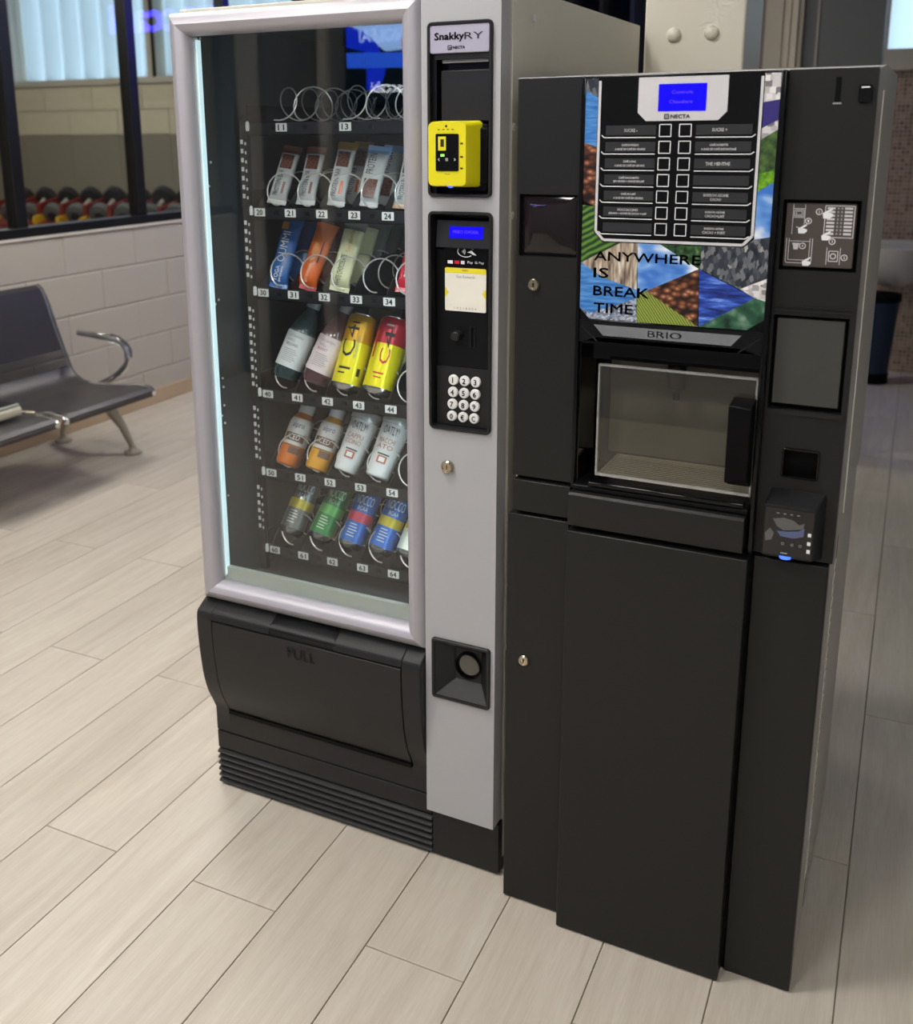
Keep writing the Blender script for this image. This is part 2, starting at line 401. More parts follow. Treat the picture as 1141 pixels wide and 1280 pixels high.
# brown glass mosaic lining of the washroom wall
def mosaic():
    m, t, b = nt('mosaic_brown')
    tc = N(t, 'ShaderNodeTexCoord'); mp = N(t, 'ShaderNodeMapping'); mp.inputs['Rotation'].default_value = (PI/2, 0, 0); t.links.new(tc.outputs['Object'], mp.inputs[0])
    br = N(t, 'ShaderNodeTexBrick'); br.offset = 0; br.inputs['Scale'].default_value = 1.; br.inputs['Brick Width'].default_value = .024; br.inputs['Row Height'].default_value = .024; br.inputs['Mortar Size'].default_value = .002
    br.inputs['Color1'].default_value = L((116, 92, 82)); br.inputs['Color2'].default_value = L((172, 146, 130)); br.inputs['Mortar'].default_value = L((186, 172, 158))
    t.links.new(mp.outputs[0], br.inputs['Vector']); t.links.new(br.outputs['Color'], b.inputs['Base Color']); b.inputs['Roughness'].default_value = .3
    return m
mosaic()
ml = MB().box(.9, 2.58, 5.19, 5.2, 0, 1.80, 'mosaic_brown').build('mosaic_lining', wb)
w2 = MB().box(.90, 2.32, 5.12, 5.2, 1.80, 1.86, 'window_trim').box(.93, 2.32, 5.15, 5.2, 1.86, 1.92, 'window_trim').box(.955, 1.0, 5.17, 5.2, 1.92, 2.75, 'window_trim').build('window_2'); struct(w2, 'washroom window glowing with daylight')
# corrugated translucent glazing
def translucent(name, c):
    m, t, b = nt(name); t.nodes.remove(b); tr = N(t, 'ShaderNodeBsdfTranslucent'); tr.inputs[0].default_value = L(c)
    no = N(t, 'ShaderNodeTexNoise'); no.inputs['Scale'].default_value = 2.; tc = N(t, 'ShaderNodeTexCoord'); t.links.new(tc.outputs['Object'], no.inputs['Vector'])
    mx = N(t, 'ShaderNodeMix', data_type='RGBA'); mx.inputs[6].default_value = tuple(v*.85 for v in L(c)[:3])+(1,); mx.inputs[7].default_value = L(c); t.links.new(no.outputs['Fac'], mx.inputs[0]); t.links.new(mx.outputs[2], tr.inputs[0])
    t.links.new(tr.outputs[0], t.nodes['Material Output'].inputs[0]); return m
translucent('daylight_sheet', (214, 224, 226))
def corrugated(x0, x1, y, z0, z1, pitch, amp):
    m_ = MB(); n = int((x1-x0)/pitch*8); vs = []
    for i in range(n+1):
        x = x0+(x1-x0)*i/n; yy = y+amp*math.sin(2*PI*(x-x0)/pitch); vs += [(x, yy, z0), (x, yy, z1)]
    m_.add(vs, [(2*i, 2*i+2, 2*i+3, 2*i+1) for i in range(n)], 'daylight_sheet'); return m_
corrugated(.95, 2.32, 5.25, 1.86, 2.78, .5, .006).build('pane', w2, fix=False)

# door in the wall behind the viewer
mat('door_leaf', (120, 120, 124), .4)
d1 = MB().box(-2.25, -1.84, -3.5, -3.47, 0, 2.30, 'door_leaf').build('door_1'); struct(d1, 'grey door in the front wall')
MB().box(-2.40, -2.25, -3.5, -3.45, 0, 2.42, 'sill_white').box(-1.84, -1.78, -3.5, -3.45, 0, 2.42, 'sill_white').box(-2.25, -1.84, -3.5, -3.45, 2.30, 2.42, 'sill_white').build('door_casing', d1)
MB().box(-2.20, -2.02, -3.472, -3.466, 1.5, 2.1, 'front_wall').build('notice', d1)
# partition with door casing beside the washroom opening, and the cream pillar behind the machines
wp = MB().box(.20, 1.087, 3.2, 3.32, 0, ZC, 'door_grey').build('wall_partition'); struct(wp, 'dark grey partition wall')
MB().box(.822, .832, 3.192, 3.2, 0, ZC, 'trim_grey').build('panel_joint', wp)
tr1 = MB().box(.50, .575, 3.165, 3.2, 0, ZC, 'trim_grey').box(.575, .615, 3.185, 3.2, 0, ZC, 'trim_mauve').build('trim_1', bevel=.004); struct(tr1)
tr2 = MB()
for a, b, d in ((.615, .628, 3.165), (.628, .690, 3.15), (.690, .700, 3.16), (.700, .722, 3.145), (.722, .728, 3.155), (.728, .752, 3.14), (.752, .770, 3.165)): tr2.box(a, b, d, 3.2, 0, ZC, 'trim_cream')
struct(tr2.build('trim_2', bevel=.003), 'cream fluted door casing')
pi_ = MB().box(.705, .935, .84, 1.07, 0, ZC, 'pillar_cream').build('wall_pillar', bevel=.006); struct(pi_, 'cream painted steel pillar behind the machines')
for x, z in ((.775, 1.687), (.861, 1.688)):
    MB().lathe([(.0165, 0), (.0165, -.004), (.014, -.009), (.008, -.0125), (.0, -.0135)], 'pillar_cream', (x, .84, z), 20, 'y').build('bolt_cap', pi_)

# the gym seen through the window
gf = MB().box(-7.5, -2.62, -3.5, 5.0, -.06, 0, 'gym_floor').build('floor_gym'); struct(gf)
gw = MB().box(-7.6, -2.62, 5.0, 5.12, 0, 1.475, 'gym_dark').box(-7.6, -2.62, 5.0, 5.12, 1.475, 1.875, 'mortar').box(-7.6, -2.62, 5.0, 5.12, 2.78, ZC, 'gym_cream').box(-7.6, -6.6, 5.0, 5.12, 1.875, 2.78, 'gym_cream').box(-3.0, -2.62, 5.0, 5.12, 1.875, 2.78, 'gym_cream').build('wall_gym_back'); struct(gw, 'gym wall, dark below and cream block above')
for i, z in enumerate((1.475, 1.675)):
    x = -6.9+.27*i
    while x < -2.95:
        MB().box(x+.004, x+.532, 4.99, 5.0, z+.004, z+.196, 'gym_cream').build('block', gw); x += .536
x = -6.9
while x < -2.95:
    MB().box(x+.002, x+.534, 4.995, 5.0, 0.6, 1.47, 'gym_dark').build('panel', gw); x += .536
gl_ = MB().box(-7.6, -7.5, -3.5, 5.0, 0, ZC, 'gym_cream').build('wall_gym_left'); struct(gl_)
gff = MB().box(-7.6, -2.62, -3.62, -3.5, 0, ZC, 'gym_cream').build('wall_gym_front'); struct(gff)
w3 = MB().box(-6.6, -3.0, 4.97, 5.1, 1.875, 1.925, 'window_trim').box(-5.93, -5.86, 4.97, 5.1, 1.92, 2.78, 'window_trim').box(-4.40, -4.30, 4.98, 5.1, 1.92, 2.78, 'window_trim').build('window_3'); struct(w3, 'frosted gym window with blue daylight')
MB().box(-4.335, -4.31, 4.965, 4.98, 1.92, 2.78, 'window_black').build('window_catch', w3)
corrugated(-6.6, -3.0, 5.08, 1.9, 2.8, .22, .05).build('pane', w3, fix=False)

# ceiling lamps
emis('lamp_panel', (255, 251, 246), 13.)
mat('lamp_rim', (225, 225, 225), .4)
for i, (x, y, lb) in enumerate(((-1.35, -1.7, 'square ceiling light panel nearest the block wall, front'), (-1.1, 1.0, 'square ceiling light panel above the waiting bench'), (.35, -2.3, 'square ceiling light panel behind the viewer'), (.1, -.75, 'square ceiling light panel in front of the snack machine'), (-1.4, 3.3, 'added ceiling fill panel at the far end of the block wall'), (2.05, -2.3, 'added ceiling fill panel to the right of the coffee machine'))):  # far-end and right-hand panels are added to brighten wall and machine sides
    r = thing('ceiling_light', lb, 'light', (x, y, ZC), 'square ceiling light panels')
    MB().box(x-.31, x+.31, y-.31, y+.31, ZC-.022, ZC, 'lamp_rim').build('housing', r)
    MB().box(x-.285, x+.285, y-.285, y+.285, ZC-.026, ZC-.021, 'lamp_panel').build('diffuser', r)
for x, y, lb in ((-4.6, 3.2, 'gym ceiling light panel near the dumbbell rack'), (-5.0, .5, 'gym ceiling light panel away from the rack')):
    r = thing('ceiling_light', lb, 'light', (x, y, ZC), 'gym ceiling lights')
    MB().box(x-.31, x+.31, y-.31, y+.31, ZC-.022, ZC, 'lamp_rim').build('housing', r)
    MB().box(x-.285, x+.285, y-.285, y+.285, ZC-.026, ZC-.021, 'lamp_panel').build('diffuser', r)
# ================================================================ THE SNACK MACHINE
SN = thing('snack_vending_machine', 'grey and black snack vending machine with tall lit glass door', 'vending machine', (.35, .40, 0))
# cabinet shell
MB().box(.688, .700, .02, .82, .03, 1.71, 'side_grey').build('side_panel', SN, bevel=.0015)
MB().box(0, .012, .02, .82, .03, 1.71, 'side_grey').build('side_panel', SN, bevel=.0015)
MB().box(.012, .688, .808, .82, .03, 1.71, 'side_grey').build('back_panel', SN)
MB().box(.012, .688, .02, .82, 1.698, 1.7095, 'side_grey').build('top_panel', SN, bevel=.0015)
MB().box(.012, .688, .03, .81, .03, .10, 'deep_black').build('bottom_pan', SN)
for x in (.06, .64):
    for y in (.08, .76): MB().lathe([(.022, 0), (.022, .008), (.012, .012), (.012, .035)], 'deep_black', (x, y, 0), 14).build('foot', SN)
# rivets on the visible side and along the door edge
for y, z in ((.12, 1.665), (.028, 1.688), (.028, 1.48), (.028, 1.33), (.028, .63), (.028, .50)):
    MB().lathe([(.007, 0), (.007, .002), (.004, .004), (0, .0045)], 'light_print', (.700, y, z), 12, 'x').build('rivet', SN)
# inside liner, open to the front
li = MB()
li.box(.030, .036, .022, .70, .49, 1.685, 'liner').box(.552, .558, .022, .70, .49, 1.685, 'liner').box(.036, .552, .69, .70, .49, 1.685, 'liner')
li.box(.036, .552, .022, .70, .485, .492, 'liner').box(.036, .552, .022, .70, 1.68, 1.688, 'liner')
li.build('interior_liner', SN)
sc = MB()
for y, z in ((.0254, 1.6553), (.0375, 1.4174), (.028, 1.3702), (.0387, 1.1356), (.0273, 1.1281), (.0375, .9666), (.0386, .9471), (.0378, .9067), (.0277, .8861), (.0372, .8676), (.0343, .703), (.0235, .6435)):
    sc.lathe([(.0028, 0), (.0026, .002), (.0012, .003), (0, .0033)], 'white_plastic', (.036, y+.006, z), 8, 'x')
sc.build('liner_fixings', SN)['kind'] = 'stuff'
# lower inner sill and door core behind the frame
mat('sill_pale', (176, 182, 172), .35)
MB().box(.036, .548, .004, .016, .49, .552, 'sill_pale').build('inner_sill', SN)
# aluminium glass frame: four mitred rails
def rail(c0, c1, nrm, name='frame_rail'):
    # c0, c1 outer corners (x,z); nrm = inward unit vector; mitred ends
    prof = [(0, .004), (0, -.010), (.004, -.020), (.012, -.027), (.022, -.030), (.031, -.027), (.038, -.019), (.0425, -.008), (.0425, .004)]
    d = Vector((c1[0]-c0[0], c1[1]-c0[1])); ln = d.length; d /= ln; n = Vector(nrm); vs = []
    k = len(prof)
    for t, y in prof:
        p = Vector(c0)+d*t+n*t; vs.append((p.x, y, p.y))
    for t, y in prof:
        p = Vector(c1)-d*t+n*t; vs.append((p.x, y, p.y))
    f = [(i, (i+1) % k, k+(i+1) % k, k+i) for i in range(k)]+[tuple(range(k)), tuple(range(k, 2*k))]
    MB().add(vs, f, 'alu_frame').build(name, SN)
FX0, FX1, FZ0, FZ1 = .002, .5495, .480, 1.699
rail((FX0, FZ1), (FX1, FZ1), (0, -1)); rail((FX0, FZ0), (FX1, FZ0), (0, 1)); rail((FX0, FZ0), (FX0, FZ1), (1, 0)); rail((FX1, FZ0), (FX1, FZ1), (-1, 0))
MB().box(.0, .030, .004, .022, .48, 1.70, 'deep_black').box(.03, .55, .004, .022, 1.66, 1.70, 'deep_black').box(.505, .55, .004, .022, .48, 1.70, 'deep_black').build('door_core', SN)
glassy('front_glass', refl=.056, tint=(.95, .97, .97))
MB().box(.044, .508, -.006, -.001, .522, 1.657, 'front_glass').build('glass_pane', SN)
# LED light strip on the hinge side
ls = MB().box(.034, .048, .002, .010, .53, 1.655, 'white_plastic').build('led_or_fill_housing', SN)
MB().box(.0485, .0515, .002, .014, .535, 1.650, 'led_white').build('led_or_fill_strip', SN)
MB().box(.538, .546, .024, .040, .53, 1.655, 'white_plastic').build('led_or_fill_housing', SN)  # housing of the added strip, hidden behind the right rail
MB().box(.530, .538, .024, .040, .535, 1.650, 'added_fill_glow').build('led_or_fill_strip', SN)  # added hidden strip that brightens the goods inside

# trays -------------------------------------------------------------------
SLOT0, PITCH = .1215, .0765
def helix(sgn=1, turns=5.6, r=.0330, depth=.36):
    m_ = MB(); n = int(turns*22); pts = []
    for i in range(n+1):
        a = sgn*(2*PI*turns*i/n)-PI/2-.25*sgn
        pts.append((r*math.cos(a), depth*i/n, r*math.sin(a)))
    m_.tube(pts, .0016, 'wire', 6); o = m_.build('spiral'); me = o.data; bpy.data.objects.remove(o); return me
HEL = {1: helix(1, 4.4), -1: helix(-1), -2: helix(-1, 4.4)}
def tagmesh(st):
    return MB().rrect(-.0132, .0132, -.0082, .0082, .001, -.0015, 0, 'tag_white').text(st, -.0075, .0075, -.0055, .0055, -.0018, 'dark_print', bold=.0005)
TRAYS = [(1.485, 1), (1.3125, 2), (1.142, 3), (.918, 4), (.736, 5), (.551, 6)]
TY = .13
for zl, rw in TRAYS:
    t = group_part('tray', SN); off = WORLD[SN.name]
    fz = zl-.016
    m_ = MB().box(.070, .552, TY, TY+.004, fz, zl+.010, 'tray_black')
    m_.box(.070, .552, TY, .62, fz, fz+.003, 'tray_black').box(.070, .072, TY, .62, fz, zl+.045, 'tray_black')
    for k in range(6): m_.box(SLOT0+PITCH*k+.006, SLOT0+PITCH*k+.016, TY-.0012, TY, zl-.004, zl+.004, 'deep_black')
    m_.build('tray_pan', t)
    for k in range(7):
        xd = SLOT0+PITCH*(k-.5)
        if rw == 1: continue
        hh = .075 if rw in (2, 3) else .095
        prof = [(TY+.006, zl-.012), (TY+.006, zl+.018), (TY+.03, zl+.04), (TY+.07, zl+hh*.8), (TY+.12, zl+hh), (.60, zl+hh+.012), (.60, zl-.012)]
        MB().prism(prof, 'x', xd-.001, xd+.001, 'tray_black').build('divider', t)
    if rw == 1: tags = [('11', .154), ('13', .305), ('15', .457)]
    else: tags = [(str(rw*10+k), .0915+PITCH*k) for k in range(6)]
    for st, x in tags:
        o = tagmesh(st).build('number_tag', t, local=True); o.location = Vector((x, TY-.0005, zl))-off
    if rw == 1: xs = [(.136, 1), (.196, -2), (.300, 1), (.366, -2), (.432, -2), (.50, 1)]
    else: xs = [(SLOT0+PITCH*k+.003, -1) for k in range(6)]
    for x, s_ in xs:
        o = piece(HEL[s_], 'spiral', t, Vector((x, TY+.012, zl+.047))-off)
    # bright latch at the left end of each tray
    MB().lathe([(.0, -.009), (.0035, -.008), (.0042, 0), (.0035, .009), (0, .012)], 'white_plastic', (.072, TY-.004, zl+.002), 10).build('tray_latch', t)
# slotted rack upright
rk = MB().box(.052, .068, TY-.004, TY+.01, .50, 1.50, 'tray_black')
z = 1.475
while z > .60:
    near = min(abs(z-zl) for zl, _ in TRAYS)
    if near > .02:
        rk.box(.053, .059, TY-.0055, TY-.004, z-.0045, z+.0045, 'white_plastic').box(.0635, .0665, TY-.0055, TY-.004, z-.0065, z-.0005, 'white_plastic')  # white boxes paint in the light passing through the slots
    z -= .0185
rk.build('rack_upright', SN)

# payment column -----------------------------------------------------------
CX0, CX1, CF = .5505, .697, -.025
def plate(x0, x1, z0, z1, y0, y1, holes, m):
    xs = sorted({x0, x1, *[h[0] for h in holes], *[h[1] for h in holes]}); zs = sorted({z0, z1, *[h[2] for h in holes], *[h[3] for h in holes]})
    m_ = MB()
    def inh(a, b): return any(h[0]-1e-6 <= a and b[0] <= 0 for h in [])
    for i in range(len(xs)-1):
        for j in range(len(zs)-1):
            cx, cz = (xs[i]+xs[i+1])/2, (zs[j]+zs[j+1])/2
            if any(h[0] < cx < h[1] and h[2] < cz < h[3] for h in holes): continue
            m_.frect(xs[i], xs[i+1], zs[j], zs[j+1], y0, m)
    for h in holes:
        a, b, c, d = h[:4]
        m_.add([(a, y0, c), (b, y0, c), (b, y0, d), (a, y0, d), (a, y1, c), (b, y1, c), (b, y1, d), (a, y1, d)], [(0, 1, 5, 4), (1, 2, 6, 5), (2, 3, 7, 6), (3, 0, 4, 7)], m)
    m_.add([(x0, y0, z0), (x1, y0, z0), (x1, y0, z1), (x0, y0, z1), (x0, y1, z0), (x1, y1, z0), (x1, y1, z1), (x0, y1, z1)], [(0, 1, 5, 4), (1, 2, 6, 5), (2, 3, 7, 6), (3, 0, 4, 7)], m)
    return m_
H1 = (.567, .680, 1.367, 1.650); H2 = (.567, .682, .945, 1.334); H3 = (.569, .685, .392, .514)
plate(CX0, CX1, .124, 1.70, CF, .016, [H1, H2, H3], 'column_grey').build('payment_column', SN, fix=False, smooth=False)
MB().box(.553, .690, .008, .016, .124, 1.70, 'recess_black').build('column_back', SN)
# upper module
um = MB().ring(.5638, .6835, 1.3635, 1.6525, .009, .005, CF-.006, .008, 'black_plastic').build('upper_bezel', SN)
bp_ = MB().rrect(.5685, .6785, 1.6015, 1.6470, .004, CF-.004, CF+.004, 'plate_lilac', .001)
bp_.text('Snakky', .578, .632, 1.6195, 1.6345, CF-.0046, 'dark_print', bold=.0006).text('RY', .633, .667, 1.6225, 1.6335, CF-.0046, 'dark_print')
bp_.text('NECTA', .612, .634, 1.6080, 1.6125, CF-.0046, 'dark_print', bold=.0002).outline(.603, .6095, 1.6070, 1.6135, .0012, CF-.0046, 'dark_print').line((.6045, 1.6103), (.609, 1.6103), .001, CF-.0046, 'dark_print').line((.6045, 1.6085), (.609, 1.6085), .001, CF-.0046, 'dark_print')
bp_.build('brand_plate', SN)
MB().box(.569, .679, .0, .008, 1.367, 1.600, 'recess_black').box(.569, .578, -.022, .0, 1.367, 1.600, 'recess_black').box(.576, .676, CF+.001, CF+.006, 1.592, 1.602, 'black_plastic').build('recess_panel', SN)
MB().box(.587, .672, -.018, -.010, 1.5865, 1.5915, 'grey_print').build('slot_bar', SN)
MB().box(.583, .676, -.016, .004, 1.49, 1.575, 'black_plastic').build('blank_cover', SN, bevel=.002)
# yellow card reader
rd = MB()
fr = MB.rr(.578, .648, 1.384, 1.4885, .008); bk = MB.rr(.572, .664, 1.381, 1.4915, .010); n = len(fr)
rd.add([(p[0], -.056, p[1]) for p in fr]+[(p[0], -.048, p[1]) for p in MB.rr(.575, .652, 1.382, 1.490, .009)]+[(p[0], -.020, p[1]) for p in bk],
       [tuple(range(n)), tuple(range(2*n, 3*n))[::-1]]+[(i, (i+1) % n, n+(i+1) % n, n+i) for i in range(n)]+[(n+i, n+(i+1) % n, 2*n+(i+1) % n, 2*n+i) for i in range(n)], 'yellow')
rdo = rd.build('card_reader', SN)
MB().box(.600, .674, -.022, .002, 1.372, 1.486, 'deep_black').box(.648, .676, -.026, .0, 1.385, 1.480, 'deep_black').build('reader_mount', rdo, bevel=.003)
sc_ = MB().rrect(.5925, .6350, 1.4085, 1.4700, .002, -.0575, -.054, 'gloss_black')
sc_.frect(.5975, .6120, 1.4425, 1.4655, -.0579, 'yellow').frect(.6020, .6085, 1.4485, 1.4610, -.0582, 'dark_print').frect(.602, .609, 1.4325, 1.4365, -.0579, 'reader_screen_green')
sc_.text('<', .597, .600, 1.425, 1.430, -.0579, 'white_print').text('>', .627, .630, 1.425, 1.430, -.0579, 'white_print').frect(.611, .616, 1.425, 1.430, -.0579, 'grey_print')
sc_.build('reader_screen', rdo)
dt = MB().circ(.612, 1.4825, .0022, -.0565, 'dark_print', 10)
for x in (.598, .607, .615, .624): dt.frect(x-.002, x+.002, 1.4765, 1.4778, -.0565, 'dark_print')
for z in (1.454, 1.432, 1.413): dt.frect(.638, .643, z-.0015, z+.0015, -.0565, 'dark_print')
dt.text('necta', .609, .619, 1.4025, 1.4045, -.0565, 'dark_print')
dt.build('reader_marks', rdo)
MB().lathe([(.007, 0), (.006, -.003), (.002, -.005), (0, -.005)], 'status_blue', (.616, -.048, 1.3850), 14).build('status_light', rdo)
# lower module
MB().ring(.5635, .6855, .9415, 1.3385, .010, .005, CF-.006, .008, 'black_plastic').build('lower_bezel', SN)
MB().box(.569, .681, -.012, .008, .946, 1.272, 'recess_black').build('control_panel', SN, bevel=.002)
lc = MB().prism([(-.010, 1.272), (-.020, 1.275), (-.013, 1.322), (.008, 1.326), (.008, 1.272)], 'x', .574, .680, 'black_plastic').build('display_housing', SN)
sl = lambda z: -.020+(z-1.275)/(1.322-1.275)*.007
ld = MB().add([(.599, sl(1.291)-.0006, 1.291), (.664, sl(1.291)-.0006, 1.291), (.664, sl(1.312)-.0006, 1.312), (.599, sl(1.312)-.0006, 1.312)], [(0, 1, 2, 3)], 'lcd_blue')
ld.text('MERCI CHOISIR', .607, .656, 1.300, 1.3055, sl(1.291)-.0012, 'lcd_text')
ld.build('lcd_screen', lc, fix=False)
# contactless sticker and reward sticker
st = MB().rrect(.588, .669, 1.240, 1.285, .003, -.0128, -.012, 'gloss_black')
e = [(.629+.0155*math.cos(a*PI/8), 1.268+.0095*math.sin(a*PI/8)) for a in range(1, 15)]
st.poly(e, .0013, -.0132, 'white_print')
for r in (.002, .0045, .007): st.poly([(.621+r*math.cos(a), 1.268+r*math.sin(a)*1.1) for a in (-.7, -.35, 0, .35, .7)], .0011, -.0132, 'white_print')
st.flat([(.632, 1.2665), (.640, 1.2705), (.650, 1.262), (.644, 1.2625), (.637, 1.266)], -.0132, 'white_print')
for i, (x0, x1, m_) in enumerate(((.594, .604, 'white_print'), (.607, .617, 'red'), (.620, .627, 'light_print'))): st.frect(x0, x1, 1.2455, 1.2515, -.0132, m_)
st.text('Pay', .633, .643, 1.246, 1.2515, -.0132, 'white_print').text('G Pay', .647, .664, 1.246, 1.2515, -.0132, 'white_print')
st.build('contactless_sticker', SN)
mat('sticker_cream', (232, 228, 214), .5)
rs = MB().rrect(.5885, .6685, 1.1610, 1.2385, .003, -.0128, -.012, 'sticker_cream')
rs.flat(MB.rr(.5885, .6685, 1.2295, 1.2385, .003), -.0131, 'yellow_print').text('nayax', .6225, .634, 1.2325, 1.2355, -.0134, 'dark_print')
rs.text('Get Rewards', .611, .647, 1.2205, 1.2260, -.0131, 'grey_print').text('1 0 2 1 8 0 0 4', .607, .650, 1.1645, 1.1685, -.0131, 'grey_print')
rs.flat([(.5887, 1.185), (.596, 1.194), (.5887, 1.203)], -.0131, 'yellow_print').flat([(.6683, 1.185), (.661, 1.194), (.6683, 1.203)], -.0131, 'yellow_print')
rs.build('reward_sticker', SN)
MB().lathe([(.0095, -.012), (.0095, -.026), (.007, -.029), (0, -.029)], 'black_plastic', (.614, 0, 1.1165), 20, 'y').build('reject_knob', SN)
MB().box(.640, .6465, -.0125, -.010, 1.099, 1.133, 'deep_black').box(.6385, .640, -.014, -.010, 1.097, 1.135, 'black_plastic').box(.6465, .648, -.014, -.010, 1.097, 1.135, 'black_plastic').build('coin_slot', SN)
MB().box(.572, .678, -.0135, -.012, .948, 1.058, 'black_plastic').build('keypad_plate', SN)
for i, ch in enumerate('1234567890€C'):
    c_, r_ = i % 3, i // 3
    x, z = .6065+.0222*c_-.001*r_, 1.0340-.0228*r_
    kw = .0048*min(.68, text_geo(ch)[2])
    MB().lathe([(.0098, -.0135), (.0098, -.0165), (.0085, -.0185), (0, -.0190)], 'white_plastic', (x, 0, z), 20, 'y').text(ch, x-kw, x+kw, z-.0048, z+.0048, -.0194, 'dark_print', bold=.0003).build('key', SN)
lk = MB().lathe([(.0125, CF), (.0125, CF-.006), (.010, CF-.009), (.0085, CF-.009), (.0080, CF-.007), (0, CF-.007)], 'lock_steel', (.6000, 0, .870), 24, 'y')
lk.frect(.5992, .6008, .866, .874, CF-.0075, 'deep_black'); lk.build('lock', SN)
# coin return cup
cr = MB().ring(.5655, .6885, .389, .517, .006, .006, CF-.006, .0, 'black_plastic')
o_ = [(.571, .394), (.683, .394), (.683, .512), (.571, .512)]; i_ = [(.606, .425), (.660, .425), (.660, .492), (.606, .492)]
cr.add([(x, CF-.003, z) for x, z in o_]+[(x, -.002, z) for x, z in i_], [(0, 1, 5, 4), (1, 2, 6, 5), (2, 3, 7, 6), (3, 0, 4, 7)], 'black_plastic')
cr.add([(x, -.002, z) for x, z in i_], [(0, 1, 2, 3)], 'black_plastic')
cro = cr.build('coin_return', SN)
MB().lathe([(.0275, -.003), (.0275, -.008), (.0245, -.008), (.0245, -.0022)], 'deep_black', (.633, 0, .4585), 28, 'y').build('cup_rim', cro)
mat('smoked_flap', (92, 89, 82), .3)
MB().lathe([(0, -.0032), (.0215, -.0032), (.0215, -.001)], 'smoked_flap', (.6352, 0, .4600), 28, 'y').build('cup_flap', cro)

# delivery bin --------------------------------------------------------------
prof = [(.0, .150), (-.0005, .200), (-.0115, .225), (-.0225, .248), (-.0295, .268), (-.0350, .290), (-.0385, .310), (-.0412, .333), (-.0440, .360), (-.0460, .385), (-.0472, .415), (-.0472, .440), (-.0455, .454), (-.0420, .461), (-.012, .478), (.02, .480), (.02, .150)]
bin_ = MB().prism(prof, 'x', .000, .0395, 'black_plastic').prism(prof, 'x', .507, .5485, 'black_plastic')
bin_.prism([(p[0]+(.004 if p[0] < .01 and .199 < p[1] < .445 else 0), p[1]) for p in prof], 'x', .0395, .507, 'recess_black')
dbn = bin_.build('delivery_bin', SN, bevel=.0015)
fl_ = [(-.0025, .203), (-.0122, .225), (-.0230, .248), (-.0300, .268), (-.0356, .290), (-.0391, .310), (-.0418, .333), (-.0446, .360), (-.0466, .385), (-.0478, .415), (-.0478, .441), (-.040, .441), (-.030, .33), (.006, .203)]
MB().prism(fl_, 'x', .0410, .5055, 'black_plastic').build('flap_door', SN, bevel=.0015)
MB().box(.041, .5055, -.006, .004, .1945, .2035, 'deep_black').build('flap_gap', SN)
# top lip with grip cut-out
lip = [(-.0475, .4445), (-.0455, .4545), (-.042, .4615), (-.012, .479), (.0, .479), (.0, .4445)]
MB().prism(lip, 'x', .0395, .192, 'black_plastic').build('bin_lip', SN, bevel=.0015)
MB().prism(lip, 'x', .350, .507, 'black_plastic').build('bin_lip', SN, bevel=.0015)
gl = MB()
for i in range(48):
    d0 = .024*max(0, math.sin(PI*(i+.5)/48))**.5
    gl.prism([(-.0475+d0, .4445), (-.0455+d0, .4545+d0*.3), (-.042+d0, .4615+d0*.55), (-.012, .479), (.0, .479), (.0, .4445)], 'x', .192+.158*i/48, .192+.158*(i+1)/48, 'recess_black')  # darker material paints shade into the grip recess
gl.build('bin_lip', SN)
def flap_y(z):
    for (y0, z0), (y1, z1) in zip(fl_, fl_[1:]):
        if z0 <= z <= z1: return y0+(y1-y0)*(z-z0)/(z1-z0)
    return -.045
pt_ = MB()
vs, fs, _ = text_geo('PULL')
P_ = [(.238+u*.068, .404+v*.023) for u, v in vs]
k = len(P_)
pt_.add([(x, flap_y(z)-.0022, z) for x, z in P_], fs, 'gloss_black')
pt_.build('pull_lettering', SN, fix=False)
# lower body, groove, grille and plinth
MB().box(0, .5485, .0, .03, .1420, .196, 'black_plastic').box(0, .5485, .0005, .03, .0955, .1385, 'black_plastic').box(.002, .5485, .004, .03, .002, .15, 'deep_black').build('lower_front', SN, bevel=.001)
mat('grille_black', (52, 52, 53), .3, var=.03)
for i in range(6):
    z = .083-.0152*i
    MB().prism([(-.0035, z), (-.0035, z+.0042), (.004, z+.0078), (.020, z+.0078), (.020, z)], 'x', .0, .5505, 'grille_black').build('grille_slat', SN)
MB().box(.5515, .699, .0, .10, .004, .118, 'black_plastic').build('plinth', SN, bevel=.001)
MB().box(.03, .67, .03, .80, .012, .03, 'deep_black').build('base_tray', SN)
# ================================================================ THE COFFEE MACHINE AND ITS BASE CABINET
BC = thing('machine_base_cabinet', 'black metal base cabinet under the coffee machine', 'cabinet', (1.0, .25, 0))
YS, YD = -.045, -.077          # side strips / door planes
MB().box(.729, 1.265, -.02, .57, .010, .800, 'coffee_side').build('body', BC, bevel=.001)
MB().box(.728, .8425, YS, -.015, .003, .8075, 'coffee_black').build('side_strip', BC, bevel=.0015)
MB().box(1.1545, 1.267, YS, -.015, .003, .8040, 'coffee_black').build('side_strip', BC, bevel=.0015)
MB().box(.8440, 1.1535, -.040, -.015, .003, .80, 'deep_black').build('door_rebate', BC)
bd = MB().box(.8490, 1.1495, YD, -.042, .002, .8060, 'coffee_black').build('door', BC, bevel=.002)
def keylock(x, y, z, r, par):
    m_ = MB().lathe([(r, y), (r, y-.004), (r*.82, y-.0065), (r*.62, y-.0065), (r*.58, y-.005), (0, y-.005)], 'lock_steel', (x, 0, z), 24, 'y')
    m_.circ(x, z, r*.3, y-.0056, 'lock_steel').frect(x-.0012, x+.0012, z-r*.34, z+r*.34, y-.0060, 'deep_black'); m_.build('lock', par)
keylock(.7640, YS, .5235, .0105, BC)
MB().box(1.2645, 1.2654, .158, .166, .02, .79, 'deep_black').build('panel_seam', BC)
